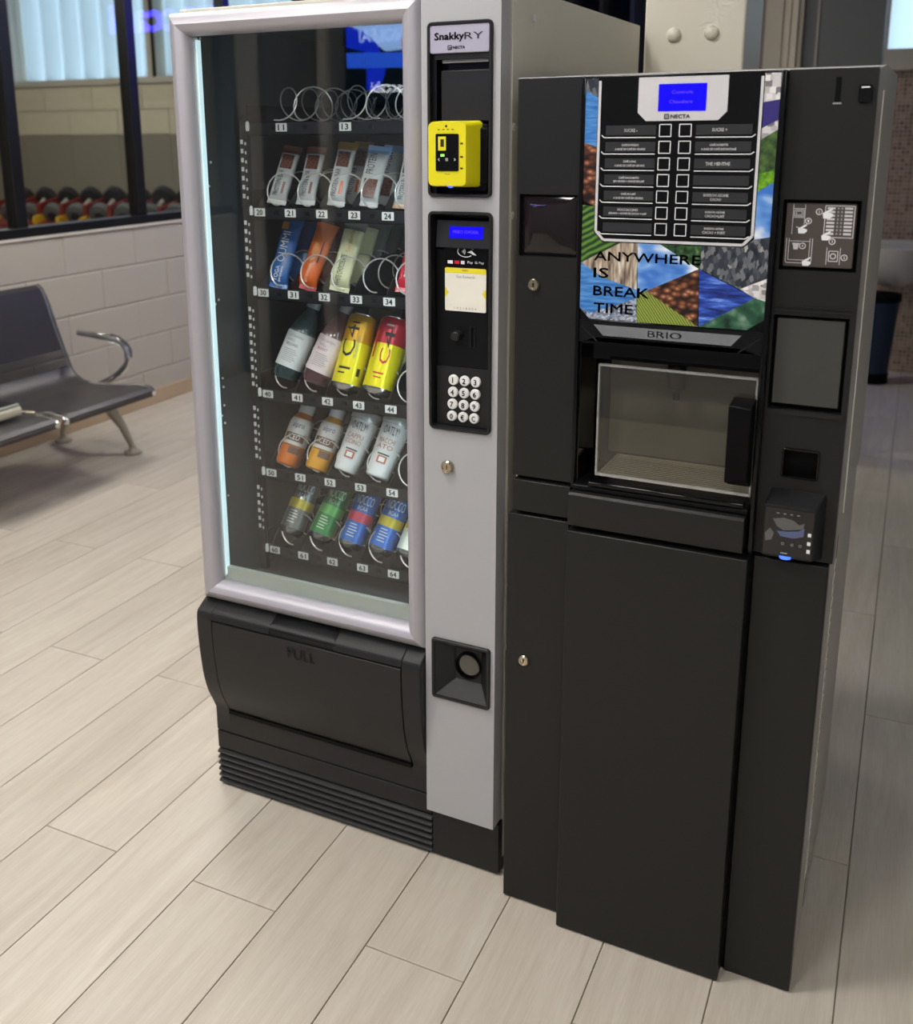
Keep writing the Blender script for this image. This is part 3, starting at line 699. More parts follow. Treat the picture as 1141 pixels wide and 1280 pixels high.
mat('paper_white', (214, 210, 200), .7)
z = .74; k = 0
while z > .10:
    MB().box(1.2648, 1.2664, .130, .158, z-.013, z, 'paper_white').build('tape_scrap', BC); z -= .024; k += 1

CM = thing('coffee_vending_machine', 'black hot drinks machine with photo collage front and blue display', 'coffee machine', (1.0, .25, .8095))
YU, YP = -.040, -.050
# body with sloping lid
sidep = [(-.02, .812), (-.02, 1.552), (.0, 1.556), (.20, 1.571), (.57, 1.571), (.57, .812)]
MB().prism(sidep, 'x', .733, .737, 'coffee_side').build('side_panel', CM); MB().prism(sidep, 'x', 1.2655, 1.2695, 'coffee_side').build('side_panel', CM)
MB().prism([(-.02, 1.548), (-.02, 1.552), (.0, 1.556), (.20, 1.571), (.57, 1.571), (.57, 1.567), (.2, 1.567)], 'x', .737, 1.2655, 'coffee_side').build('lid', CM)
MB().box(.737, 1.2655, .565, .57, .812, 1.567, 'coffee_side').build('back_panel', CM)
MB().box(.737, 1.2655, -.012, .565, .812, .817, 'coffee_side').build('bottom_panel', CM)
MB().box(.733, 1.2715, -.034, .02, 1.5545, 1.5575, 'light_print').build('lid_edge', CM)
MB().box(1.2685, 1.2715, .145, .150, .83, 1.53, 'paper_white').build('side_trim', CM)
# left column
plateL = plate(.7345, .8445, .8795, 1.5560, YU, -.012, [(.7395, .8405, 1.2690, 1.3715)], 'coffee_black'); plateL.build('left_panel', CM, fix=False, smooth=False)
MB().box(.738, .842, -.032, -.015, 1.268, 1.373, 'deep_black').build('window_recess', CM)
mat('smoked_maroon', (26, 18, 22), .07, var=.3, scale=14)
lw = MB(); a = MB.rr(.7440, .8385, 1.2730, 1.3690, .006); b = MB.rr(.7560, .8265, 1.2850, 1.3570, .010); n = len(a)
lw.add([(p[0], -.033, p[1]) for p in a]+[(p[0], -.039, p[1]) for p in b], [(i, (i+1) % n, n+(i+1) % n, n+i) for i in range(n)]+[tuple(range(n, 2*n))], 'smoked_maroon'); lw.build('smoked_window', CM)
keylock(.7680, YU, 1.2210, .0105, CM)
MB().box(.7365, .8430, YS, -.012, .8145, .8725, 'coffee_black').build('lower_band', CM, bevel=.0015)
MB().box(.740, .842, -.03, -.012, .8095, .882, 'deep_black').build('band_gap', CM)
# right column
R1, R2, R3 = (1.1580, 1.2660, 1.2670, 1.3715), (1.1570, 1.2640, 1.0510, 1.1985), (1.1855, 1.2390, .9425, .9890)
plate(1.1525, 1.2715, .8095, 1.5560, YU, -.012, [R1, R2, R3], 'coffee_black').build('right_panel', CM, fix=False, smooth=False)
MB().box(1.156, 1.268, -.022, -.014, .90, 1.375, 'deep_black').build('panel_backing', CM)
MB().box(1.2170, 1.2245, YU-.0006, -.03, 1.5085, 1.5440, 'deep_black').box(1.2150, 1.2265, YU-.0014, -.03, 1.5065, 1.5090, 'grey_print').build('coin_slot', CM)
bt = MB().rrect(1.2480, 1.2660, 1.5075, 1.5325, .004, YU-.004, YU+.002, 'gloss_black', .001).build('return_button', CM)
MB().box(1.2515, 1.2625, YU-.0048, YU-.004, 1.5280, 1.5300, 'white_print').build('button_mark', bt)
# instruction plate
mat('bronze_plate', (74, 66, 60), .4, var=.04)
ip = MB().rrect(1.1625, 1.2600, 1.2715, 1.3660, .002, -.034, -.024, 'bronze_plate', .001)
yy = -.0345
def hand(m_, x, z, s, up):
    pts = [(-1, -.9), (.3, -.9), (.9, -.4), (.9, .1), (.3, .3), (-.1, .35), (.9, 1.1), (.7, 1.35), (-.5, .7), (-1.2, .2)]
    m_.flat([(x+px*s, z+(pz if up else pz)*s) for px, pz in pts], yy-.0002, 'white_print')
def num(m_, x, z, ch):
    m_.poly([(x+.0042*math.cos(2*PI*i/14), z+.0042*math.sin(2*PI*i/14)) for i in range(15)], .001, yy, 'white_print'); m_.text(ch, x-.0012, x+.0012, z-.002, z+.002, yy, 'white_print')
ip.poly([(1.1725, 1.364), (1.1725, 1.320)], .0009, yy, 'light_print').poly([(1.1890, 1.364), (1.1890, 1.334)], .0009, yy, 'light_print').line((1.1725, 1.358), (1.189, 1.358), .0009, yy, 'light_print').outline(1.1745, 1.1875, 1.347, 1.356, .0011, yy, 'light_print').outline(1.177, 1.185, 1.349, 1.354, .0008, yy, 'light_print').line((1.1725, 1.345), (1.189, 1.345), .0009, yy, 'light_print')
hand(ip, 1.188, 1.327, .0062, True); ip.line((1.178, 1.331), (1.184, 1.329), .0015, yy, 'light_print'); num(ip, 1.1945, 1.340, '1'); num(ip, 1.2085, 1.354, '2'); num(ip, 1.2295, 1.311, '3'); num(ip, 1.1890, 1.303, '4'); num(ip, 1.2480, 1.288, '5')
ip.outline(1.2170, 1.2570, 1.3170, 1.3630, .0012, yy, 'light_print')
for i in range(8):
    z = 1.3595-.0053*i; ip.frect(1.2195, 1.2305, z-.0016, z+.0016, yy, 'light_print').frect(1.2435, 1.2545, z-.0016, z+.0016, yy, 'light_print').frect(1.2335, 1.2360, z-.0014, z+.0014, yy, 'grey_print').frect(1.2385, 1.2410, z-.0014, z+.0014, yy, 'grey_print')
hand(ip, 1.2215, 1.3505, .0068, True); hand(ip, 1.2215, 1.3180, .0062, True)
ip.poly([(1.166, 1.3145), (1.166, 1.2795), (1.168, 1.2775), (1.199, 1.2775), (1.2025, 1.281), (1.2025, 1.3145)], .0010, yy, 'light_print').poly([(1.1695, 1.3145), (1.1695, 1.282), (1.199, 1.282), (1.199, 1.3145)], .0009, yy, 'light_print').line((1.1695, 1.310), (1.199, 1.310), .0009, yy, 'light_print').flat([(1.1765, 1.2975), (1.1825, 1.2975), (1.184, 1.306), (1.175, 1.306)], yy, 'light_print').line((1.174, 1.3065), (1.185, 1.3065), .0014, yy, 'light_print')
hand(ip, 1.197, 1.279, .0060, True)
ip.line((1.2235, 1.302), (1.2235, 1.277), .0009, yy, 'light_print').line((1.2420, 1.302), (1.2420, 1.277), .0009, yy, 'light_print').outline(1.2265, 1.2390, 1.282, 1.297, .0012, yy, 'light_print').circ(1.2325, 1.2895, .0045, yy, 'light_print').circ(1.2325, 1.2895, .0030, yy-.0002, 'bronze_plate')
ip.build('instruction_plate', CM, fix=False)
# blank frame, coin return, small reader
mat('blank_grey', (60, 60, 56), .45)
MB().rrect(1.1620, 1.2585, 1.0590, 1.1930, .001, -.037, -.022, 'blank_grey', .001).build('blank_plate', CM)
for a_, b_ in ((1.2045, 1.2065), (1.2110, 1.2125), (1.0430, 1.0500)): MB().box(1.157, 1.2665, YU-.0025, -.03, a_, b_, 'black_plastic').build('frame_rib', CM)
MB().ring(1.1845, 1.2400, .9415, .9900, .004, .003, YU-.003, -.02, 'gloss_black').build('coin_return', CM)
r2 = MB(); a = MB.rr(1.1700, 1.2440, .8225, .9080, .003); b = MB.rr(1.1720, 1.2560, .8125, .9230, .005); n = len(a)
r2.add([(p[0], -.078, p[1]) for p in a]+[(p[0], -.038, p[1]) for p in b], [(i, (i+1) % n, n+(i+1) % n, n+i) for i in range(n)]+[tuple(range(n)), tuple(range(n, 2*n))], 'black_plastic')
r2o = r2.build('contactless_reader', CM)
mat('reader_glass', (26, 26, 28), .06, var=.2, scale=30)
rg = MB().rrect(1.1715, 1.2425, .8260, .9030, .002, -.0795, -.077, 'reader_glass')
mat('patch_grey', (92, 90, 88), .25); mat('patch_blue', (86, 96, 132), .25)
rg.flat([(1.183, .885), (1.200, .889), (1.214, .886), (1.222, .880), (1.230, .884), (1.228, .874), (1.215, .871), (1.200, .868), (1.190, .873)], -.0798, 'patch_grey').flat([(1.190, .866), (1.206, .867), (1.222, .870), (1.230, .876), (1.2295, .862), (1.215, .857), (1.196, .858)], -.0799, 'patch_blue').flat([(1.1725, .860), (1.180, .870), (1.186, .862), (1.183, .850), (1.174, .847)], -.0798, 'patch_grey')  # irregular grey and blue patches over the reader glass
for x in (1.190, 1.2, 1.21, 1.22): rg.frect(x-.002, x+.002, .8945, .8958, -.0798, 'grey_print')
for z in (.866, .852, .839): rg.frect(1.2355, 1.2405, z-.003, z+.003, -.0798, 'white_print')
for x in (1.2, 1.214, 1.226): rg.poly([(x+.002*math.cos(i), .846+.002*math.sin(i)) for i in range(7)], .0007, -.0798, 'grey_print')
rg.text('nayax', 1.198, 1.208, .8290, .8315, -.0798, 'white_print'); rg.build('reader_glass', r2o)
MB().lathe([(.010, 0), (.009, -.004), (.003, -.006), (0, -.006)], 'status_blue', (1.205, -.074, .8250), 14).build('status_light', r2o)

# centre door -----------------------------------------------------------------
MB().box(.8455, .8525, YP-.003, -.012, .876, 1.5555, 'gloss_black').box(1.1445, 1.1520, YP-.006, -.012, .8095, 1.5555, 'gloss_black').box(.852, 1.145, YP-.001, -.012, 1.1700, 1.5555, 'gloss_black').build('door_frame', CM, bevel=.0015)
ramp_mat('print_tea', 'wave', ((.1, (26, 54, 18)), (.5, (56, 98, 34)), (.9, (98, 138, 56))), scale=34, rot=.5)
ramp_mat('print_building', 'noise', ((.3, (92, 80, 74)), (.5, (168, 150, 128)), (.7, (220, 210, 196))), scale=40, stretch=(5, 1, .7), rot=.35)
ramp_mat('print_water', 'noise', ((.3, (42, 98, 172)), (.5, (66, 130, 200)), (.75, (106, 164, 220))), scale=40, stretch=(.7, 1, 5), rot=-.3)
ramp_mat('print_town', 'cells', ((.1, (60, 66, 84)), (.5, (130, 140, 160)), (.9, (208, 212, 220))), scale=260)
ramp_mat('print_sky', 'noise', ((.40, (62, 118, 204)), (.52, (110, 162, 226)), (.66, (236, 242, 250))), scale=18, stretch=(1, 1, 1.8))
ramp_mat('print_trees', 'noise', ((.35, (18, 38, 20)), (.55, (48, 84, 44)), (.75, (110, 140, 90))), scale=120)
ramp_mat('print_beans', 'voro', ((.05, (206, 156, 122)), (.25, (146, 92, 62)), (.5, (84, 46, 28)), (.75, (28, 14, 10))), scale=80, stretch=(1, 1, 1.5), rot=.6)
ramp_mat('print_rows', 'wave', ((.1, (84, 104, 34)), (.5, (124, 142, 52)), (.9, (156, 170, 76))), scale=85, rot=2.2)
ramp_mat('print_deep', 'noise', ((.3, (14, 22, 76)), (.48, (34, 64, 158)), (.6, (70, 110, 208)), (.72, (150, 184, 240))), scale=45, stretch=(.6, 1, 4), rot=-.9, detail=5.)
ramp_mat('print_city', 'cells', ((.1, (24, 28, 36)), (.5, (58, 64, 74)), (.8, (120, 122, 124)), (.95, (190, 186, 176))), scale=190, stretch=(1, 1, .55), rot=.5)
ramp_mat('print_white', 'cells', ((.1, (120, 116, 120)), (.35, (206, 202, 202)), (.9, (236, 234, 232))), scale=120)
ramp_mat('print_mount', 'noise', ((.3, (16, 44, 30)), (.5, (44, 92, 66)), (.7, (120, 150, 130))), scale=40)
ramp_mat('print_bright', 'noise', ((.3, (56, 110, 20)), (.7, (132, 190, 40))), scale=120)
ramp_mat('print_hill', 'noise', ((.3, (24, 46, 26)), (.7, (84, 116, 54))), scale=90)
mat('print_purple', (52, 44, 120), .35, var=.2)
ART = dict(
    print_tea=[(.8525, 1.3570), (.8725, 1.3550), (.8725, 1.3140), (.8870, 1.2990), (.9181, 1.2990), (.8525, 1.2641)],
    print_building=[(.8525, 1.2641), (.9181, 1.2990), (.9449, 1.2995), (.9463, 1.2247), (.8922, 1.2409)],
    print_water=[(.8525, 1.2641), (.8922, 1.2409), (.9463, 1.2247), (.9469, 1.211), (.8703, 1.1819), (.8525, 1.1899)],
    print_town=[(.8525, 1.1899), (.8703, 1.1819), (.9469, 1.211), (.948, 1.1725), (.869, 1.1725)],
    print_sky=[(.9449, 1.2995), (.9787, 1.2995), (1.0422, 1.263), (.9611, 1.2235), (.9476, 1.2156)],
    print_trees=[(.9787, 1.2995), (1.0446, 1.2995), (1.0440, 1.2632), (1.0422, 1.263)],
    print_beans=[(1.0423, 1.2624), (1.0458, 1.1725), (.9611, 1.2235)],
    print_rows=[(.9477, 1.215), (.9611, 1.2235), (1.0458, 1.1725), (.948, 1.1725)],
    print_deep=[(1.0429, 1.2625), (1.1284, 1.2229), (1.0467, 1.1725)],
    print_city=[(1.0446, 1.2995), (1.1080, 1.2995), (1.1215, 1.3117), (1.1440, 1.3158), (1.1440, 1.2533), (1.1052, 1.2352), (1.0434, 1.2631)],
    print_white=[(1.1052, 1.2352), (1.1440, 1.2532), (1.1440, 1.2186), (1.1284, 1.2229)],
    print_mount=[(1.0467, 1.1725), (1.1284, 1.2229), (1.1440, 1.2186), (1.1440, 1.1894), (1.1192, 1.1725)])
ga = MB()
YA = YP-.0016
for k_, p_ in ART.items(): ga.flat(p_, YA, k_)
for k_, p_ in (('print_city', [(.8525, 1.5520), (.8725, 1.5520), (.8725, 1.5230), (.8525, 1.5344)]), ('print_water', [(.8525, 1.5344), (.8725, 1.5230), (.8725, 1.4480), (.8525, 1.4540)]), ('print_beans', [(.8525, 1.4540), (.8725, 1.4480), (.8725, 1.3550), (.8525, 1.3640)]),
               ('print_white', [(1.1215, 1.5520), (1.1440, 1.5520), (1.1440, 1.5150), (1.1215, 1.5110)]), ('print_purple', [(1.1215, 1.5110), (1.1440, 1.5150), (1.1440, 1.4860), (1.1215, 1.4740)]), ('print_white', [(1.1215, 1.4740), (1.1440, 1.4860), (1.1440, 1.4720), (1.1215, 1.4580)]), ('print_hill', [(1.1215, 1.4580), (1.1440, 1.4720), (1.1440, 1.4150), (1.1215, 1.4080)]), ('print_bright', [(1.1215, 1.4080), (1.1440, 1.4150), (1.1440, 1.3964), (1.1215, 1.3821)]), ('print_sky', [(1.1215, 1.3821), (1.1440, 1.3964), (1.1440, 1.3158), (1.1215, 1.3117)])):
    ga.flat(p_, YA, k_)
for s_, x0, x1, z0, z1 in (('ANYWHERE', .8745, 1.0440, 1.2690, 1.2835), ('IS', .8745, .8990, 1.2410, 1.2570), ('BREAK', .8750, .9660, 1.2120, 1.2275), ('TIME', .8765, .9410, 1.1840, 1.1995)):
    ga.text(s_, x0, x1, z0, z1, YA-.0005, 'deep_black', bold=.0004)
ga.build('photo_collage', CM, fix=False)
# selection panel
sp = MB(); YB = YP-.0022
sp.flat([(.8725, 1.5520), (1.1215, 1.5520), (1.1215, 1.3150), (1.1065, 1.2990), (.8870, 1.2990), (.8725, 1.3150)], YB, 'gloss_black')
sp.poly([(.8755, 1.5480), (.8755, 1.3165), (.8885, 1.3025), (1.1055, 1.3025), (1.1185, 1.3165), (1.1185, 1.5480)], .0042, YB-.0004, 'light_print')
mat('label_grey', (40, 40, 42), .4)
LROW = [('SUCRE -',), ('CAFÉ EXPRESSO', 'A BASE DE CAFÉ EN GRAINS'), ('CAFÉ LONG', 'A BASE DE CAFÉ EN GRAINS'), ('CAFÉ MACCHIATO', '(EN GRAINS + NUAGE DE LAIT'), ('CAFÉ AU LAIT', 'A BASE DE CAFÉ EN GRAINS'), ('MOCCACCINO', '(GRAINS + AROME DE CACAO + LAIT'), ()]
RROW = [('SUCRE +',), ('CAFÉ NOISETTE', 'A BASE DE CAFÉ INSTANTANÉ'), ('THE MENTHE',), (), ('BOISSON AROME', 'CACAO'), ('BOISSON ARÔME', 'CACAO+LAIT'), ('BOISSON ARÔME', 'CACAO + FORT')]
for i in range(7):
    z = 1.4722-.0250*i
    sp.frect(.8870, .9660, z-.0065, z+.0082, YB-.0004, 'label_grey').frect(1.0265, 1.1085, z-.0065, z+.0082, YB-.0004, 'label_grey')
    sp.poly([(.8805, z-.0065), (.8845, z-.0102), (.9655, z-.0102)], .0013, YB-.0006, 'white_print').poly([(1.0265, z-.0102), (1.1085, z-.0102), (1.1135, z-.0065)], .0013, YB-.0006, 'white_print')
    for rows, xa, xb in ((LROW[i], .8880, .9650), (RROW[i], 1.0275, 1.1075)):
        for j, s_ in enumerate(rows):
            _, _, asp = text_geo(s_); h = .0046 if len(rows) == 1 else .0037
            wd = min(h*asp*.9, xb-xa); cxm = (xa+xb)/2+(.0 if xa < 1 else -.006)
            if cxm-wd/2 < xa: cxm = xa+wd/2
            zc = z+.0006 if len(rows) == 1 else z+(.0038 if j == 0 else -.0024)
            sp.text(s_, cxm-wd/2, cxm+wd/2, zc-h/2, zc+h/2, YB-.0007, 'white_print', bold=.00028)
spo = sp.build('selection_panel', CM, fix=False)
for i in range(7):
    for x in (.9805, 1.0108):
        z = 1.4722-.0250*i
        b_ = MB().rrect(x-.0098, x+.0098, z-.0100, z+.0100, .001, YB-.0016, YB, 'gloss_black').outline(x-.0088, x+.0088, z-.0090, z+.0090, .0013, YB-.0020, 'white_print').build('drink_button', spo, fix=False)
db = MB().prism([(.9370, 1.5510), (1.0710, 1.5510), (1.0710, 1.4990), (1.0580, 1.4865), (.9500, 1.4865), (.9370, 1.4990)], 'y', YB-.0030, YB, 'light_print')
db.text('NECTA', .9880, 1.0170, 1.4900, 1.4955, YB-.0034, 'dark_print', bold=.0003).outline(.9785, .9850, 1.4895, 1.4960, .0014, YB-.0034, 'dark_print').frect(.980, .9845, 1.4905, 1.4950, YB-.0033, 'grey_print')
dbo = db.build('display_bezel', CM, bevel=.0006)
lc2 = MB().frect(.9680, 1.0400, 1.5005, 1.5405, YB-.0034, 'lcd_blue').text('Controle', .9880, 1.0200, 1.5260, 1.5310, YB-.0038, 'lcd_text').text('Chaudiere', .9850, 1.0200, 1.5120, 1.5170, YB-.0038, 'lcd_text')
lc2.build('lcd_screen', dbo, fix=False)
# chrome badge and lower surround
MB().prism([(.8525, 1.1700), (1.1445, 1.1700), (1.1445, 1.1320), (1.1150, 1.1420), (.8820, 1.1420), (.8525, 1.1320)], 'y', YP-.0005, -.02, 'recess_black').build('hood', CM)
bdg = MB().prism([(.8783, 1.1640), (1.1135, 1.1640), (1.0985, 1.1465), (.8945, 1.1465)], 'y', YP-.005, YP, 'chrome')
mat('badge_emboss', (176, 176, 176), .45, metal=.4)
bdg.text('BRIO', .968, 1.022, 1.1500, 1.1605, YP-.0055, 'badge_emboss', bold=.0004); bdg.build('chrome_badge', CM)
for a_, b_ in (((.8560, 1.1600), (.8830, 1.1360)), ((1.1090, 1.1360), (1.1400, 1.1600))):
    m_ = MB().line(a_, b_, .002, YP-.0012, 'black_plastic'); m_.build('hood_rib', CM, fix=False)
# alcove
al = MB()
al.box(.8525, .8560, YP+.004, .10, .880, 1.132, 'gloss_black').box(1.1420, 1.1450, YP+.004, .10, .880, 1.132, 'gloss_black').box(.8525, 1.145, .095, .10, .880, 1.132, 'recess_black')
al.box(.8525, 1.145, YP+.004, .10, 1.130, 1.134, 'gloss_black').box(.8525, 1.145, YP+.004, .10, .878, .884, 'recess_black')
al.box(.856, 1.142, -.012, -.008, 1.098, 1.131, 'gloss_black').build('cup_station', CM)
mat('grille_steel', (232, 226, 208), .3, metal=.5)
gr = group_part('drip_grille', CM)
for i in range(12):
    y = -.026+.0095*i
    MB().box(.892, 1.136, y, y+.0032, .8995, .9010, 'grille_steel').build('grille_bar', gr)
MB().box(.888, .892, -.028, .086, .897, .903, 'grille_steel').box(1.136, 1.14, -.028, .086, .897, .903, 'grille_steel').box(.888, 1.14, .083, .086, .897, .903, 'grille_steel').build('grille_rim', gr)
mat('station_back', (120, 116, 104), .35)
MB().box(.870, 1.130, .088, .094, .905, 1.090, 'station_back').build('station_back', CM)
MB().lathe([(.016, 1.09), (.015, 1.05), (.006, 1.045), (.006, 1.03), (0, 1.03)], 'black_plastic', (1.0, .03, 0), 16).build('spout', CM)
glassy('smoked_pane', refl=.06, tint=(.80, .79, .75), body=((110, 106, 94), .09))
cd = MB().box(.8890, 1.1405, -.046, -.0435, .9070, 1.0950, 'smoked_pane').build('cup_door', CM)
glassy('clear_edge', refl=.25, tint=(.9, .9, .9), body=((210, 210, 205), .35))
MB().box(.8870, .8900, -.049, -.041, .9050, 1.0970, 'clear_edge').box(1.1395, 1.1425, -.049, -.041, .9050, 1.0970, 'clear_edge').box(.8870, 1.1425, -.049, -.041, 1.0940, 1.0970, 'clear_edge').box(.8870, 1.1425, -.049, -.041, .9030, .9075, 'clear_edge').build('door_rim', cd)
hd = MB().add([(1.1065, -.088, .9350), (1.1065, -.088, 1.0600), (1.1065, -.047, .9190), (1.1065, -.047, 1.0650), (1.1420, -.094, .9470), (1.1420, -.094, 1.0590), (1.1420, -.047, .9190), (1.1420, -.047, 1.0650)],
              [(0, 1, 3, 2), (4, 6, 7, 5), (0, 4, 5, 1), (0, 2, 6, 4), (1, 5, 7, 3), (2, 3, 7, 6)], 'deep_black').build('door_handle', cd, bevel=.002)
MB().box(.8525, 1.1420, -.062, -.012, .8760, .8860, 'recess_black').box(.880, 1.136, -.066, -.05, .8870, .8955, 'gloss_black').build('sill', CM, bevel=.002)
MB().prism([(-.076, .8160), (-.0785, .8200), (-.0785, .8715), (-.074, .8750), (-.02, .8750), (-.02, .8160)], 'x', .8500, 1.1405, 'coffee_black').build('waste_drawer', CM, bevel=.001)
MB().box(.853, 1.138, -.045, -.02, .8095, .818, 'deep_black').build('drawer_gap', CM)
# ================================================================ GOODS IN THE SPIRALS
def stand(name, label, cat, b, t, group, spin=14., length=None):
    b, t = Vector(b), Vector(t); z = (t-b).normalized(); x = Vector((0, 1, 0)).cross(z).normalized(); y = z.cross(x)
    o = thing(name, label, cat, b, group)
    M_ = Matrix((x, y, z)).transposed().to_4x4(); o.matrix_world = Matrix.Translation(b) @ M_ @ Matrix.Rotation(math.radians(spin), 4, 'Z')
    return o
def wrap_ring(w, t, z, n=20):
    o = []
    for j in range(n):
        a = 2*PI*j/n; c, s = math.cos(a), math.sin(a)
        o.append((w/2*math.copysign(abs(c)**.55, c), t/2*math.copysign(abs(s)**.75, s), z))
    return o
def bar_surface(h, w, t):
    return [(0, w*1.08, .0012), (.010, w*1.08, .0016), (.018, w*1.0, t*.72), (.030, w*.97, t), (h*.5, w*.96, t*1.02), (h-.032, w*.97, t), (h-.020, w*1.0, t*.72), (h-.011, w*1.1, .0018), (h, w*1.1, .0012)]
def loft(m_, rings, mats_):
    n = len(rings[0]); k = len(m_.v)
    for r in rings: m_.v += r
    for i in range(len(rings)-1):
        for j in range(n): m_.f.append((k+i*n+j, k+i*n+(j+1) % n, k+(i+1)*n+(j+1) % n, k+(i+1)*n+j)); m_.m.append(m_.mi(mats_[i]))
    return m_
ramp_mat('nut_print', 'voro', ((.1, (170, 110, 84)), (.4, (112, 60, 44)), (.8, (58, 28, 22))), scale=320)
def bar(o, h, w, t, body, top, bottom, design):
    S = bar_surface(h, w, t); R_ = [wrap_ring(a, b, z) for z, a, b in S]
    loft(MB(), R_[1:8], [body]*6).build('wrapper', o, local=True)
    loft(MB(), R_[:2], [bottom]).build('end_seal', o, local=True); loft(MB(), R_[7:], [top]).build('end_seal', o, local=True)
    if top != body: loft(MB(), [wrap_ring(a+.0006, b+.0006, z) for z, a, b in S[6:8]], [top]).build('top_band', o, local=True)
    m_ = MB(); y = -t*.51-.0004
    for d in design:
        if d[0] == 'r': m_.frect(d[1]*w, d[2]*w, d[3]*h, d[4]*h, y, d[5])
        if d[0] == 'v': m_.textv(d[5], d[1]*w, d[2]*w, d[3]*h, d[4]*h, y-.0003, d[6])
    if m_.v: m_.build('print', o, local=True, fix=False)
mat('bar_white', (206, 206, 204), .3); mat('bar_brown', (128, 78, 64), .3); mat('bar_gold', (186, 142, 52), .3, metal=.3); mat('bar_blue', (150, 186, 226), .3); mat('bar_tan', (206, 150, 104), .3)
mat('bar_deepblue', (40, 104, 178), .25); mat('bar_cream', (214, 214, 170), .3); mat('foil', (208, 214, 206), .2, metal=.7); mat('bar_red', (206, 24, 52), .25); mat('bar_darkred', (110, 22, 24), .3)
G2 = 'protein bars in the vending spirals'
PB = dict(
    b20=((.1085, .165, 1.3276), (.112, .235, 1.4456)), b21=((.1809, .165, 1.3276), (.1727, .235, 1.4439)), b22=((.2532, .165, 1.3276), (.2499, .235, 1.4535)), b23=((.327, .165, 1.3278), (.326, .235, 1.4452)), b24=((.4112, .165, 1.325), (.4036, .235, 1.434)),
    b30=((.1016, .165, 1.1477), (.107, .235, 1.2885)), b31=((.1735, .165, 1.1485), (.195, .235, 1.2825)), b32=((.2552, .165, 1.1501), (.2648, .235, 1.2881)), b34=((.4162, .165, 1.1566), (.4092, .235, 1.2564)),
    k40=((.1106, .165, .9453), (.1539, .235, 1.1091)), k41=((.1877, .165, .9423), (.24, .235, 1.1095)), k42=((.2664, .165, .9345), (.2795, .235, 1.0877)), k43=((.3429, .165, .934), (.3579, .235, 1.0864)),
    a50=((.1076, .165, .7441), (.1275, .235, .8696)), a51=((.1863, .165, .7441), (.2083, .235, .8714)), c52=((.2609, .165, .7513), (.2845, .235, .871)), c53=((.341, .165, .7502), (.3625, .235, .8711)),
    n60=((.1086, .165, .5782), (.1242, .235, .6785)), n61=((.1864, .165, .5784), (.2109, .235, .6839)), n62=((.266, .165, .5736), (.2865, .235, .6879)), n63=((.3414, .165, .5743), (.3638, .235, .6849)), n64=((.4107, .165, .576), (.4255, .235, .6772)))
def shift(k, d): return tuple(tuple(c+e for c, e in zip(p, d)) for p in PB[k])
def prot(k, label, top, d=(0, 0, 0), flip=False, bottom=None):
    b, t = shift(k, d); o = stand('protein_bar', label, 'snack bar', b, t, G2)
    lo = [('r', -.33, .33, .58, .82, 'nut_print'), ('v', -.28, .0, .12, .55, 'PROTEIN BAR', 'dark_print'), ('r', .12, .26, .16, .36, 'orange' if top != 'bar_brown' else 'bar_brown')]
    if flip: lo = [('r', -.3, .32, .12, .42, 'nut_print'), ('v', -.32, .02, .5, .84, 'PROTEIN', 'dark_print')]
    bar(o, (Vector(t)-Vector(b)).length, .040 if not flip else .046, .018, 'bar_white', top, bottom or 'bar_white', lo)
prot('b20', 'white protein bar with brown top seal in the leftmost spiral of the second shelf', 'bar_brown'); prot('b21', 'white protein bar with brown top seal second from the left on the second shelf', 'bar_brown'); prot('b22', 'white protein bar with gold top seal above number tag 22', 'bar_gold')
prot('b23', 'white and pale blue protein bar above number tag 23', 'bar_blue', flip=True); prot('b24', 'white protein bar with tan seals beside the door column, second shelf', 'bar_tan', bottom='bar_tan')
prot('b23', 'pale blue protein bar just behind the one at tag 23', 'bar_blue', (.004, .060, .0), True)
prot('b22', 'gold-topped protein bar behind the one at tag 22', 'bar_gold', (.004, .060, .0))
def snack(k, name, label, body, top, bottom, w, design, d=(0, 0, 0), t=.022):
    b, tt = shift(k, d); o = stand(name, label, 'snack bar', b, tt, G2); bar(o, (Vector(tt)-Vector(b)).length, w, t, body, top, bottom, design)
snack('b30', 'protein_bar', 'blue wrapped protein bar with white lettering above tag 30', 'bar_deepblue', 'bar_deepblue', 'bar_deepblue', .043, [('v', -.30, .10, .36, .80, 'OUMMI', 'white_print'), ('v', -.24, -.02, .08, .30, 'YOGA', 'white_print'), ('v', .02, .2, .08, .30, 'protein', 'white_print'), ('r', -.45, -.1, .83, .93, 'bar_gold')])
snack('b30', 'protein_bar', 'second blue protein bar behind the one at tag 30', 'bar_deepblue', 'bar_deepblue', 'bar_deepblue', .043, [], (.008, .058, .002))
snack('b31', 'protein_bar', 'orange wrapped snack bar above tag 31', 'orange', 'orange', 'red', .044, [('v', -.22, .04, .42, .80, 'NUTRAMINO', 'bar_gold'), ('v', -.2, .05, .1, .36, 'protein', 'bar_tan'), ('r', .16, .22, .4, .72, 'dark_print')])
snack('b31', 'protein_bar', 'dark red snack bar behind the orange one', 'bar_darkred', 'bar_darkred', 'bar_darkred', .044, [], (.010, .058, .004))
wd_ = [('v', -.22, .06, .06, .50, 'WHITE CHOCOLATE', 'dark_print'), ('v', -.10, .12, .55, .86, 'barebells', 'bar_gold')]
snack('b32', 'protein_bar', 'pale yellow white-chocolate bar above tag 32', 'bar_cream', 'foil', 'bar_cream', .045, wd_)
for i, nm in enumerate(('second', 'third', 'fourth', 'rearmost')): snack('b32', 'protein_bar', nm+' pale foil bar in the line behind tag 32', 'foil' if i else 'bar_cream', 'foil', 'foil', .045, [], (.004+.002*i, .056*(i+1), .001))
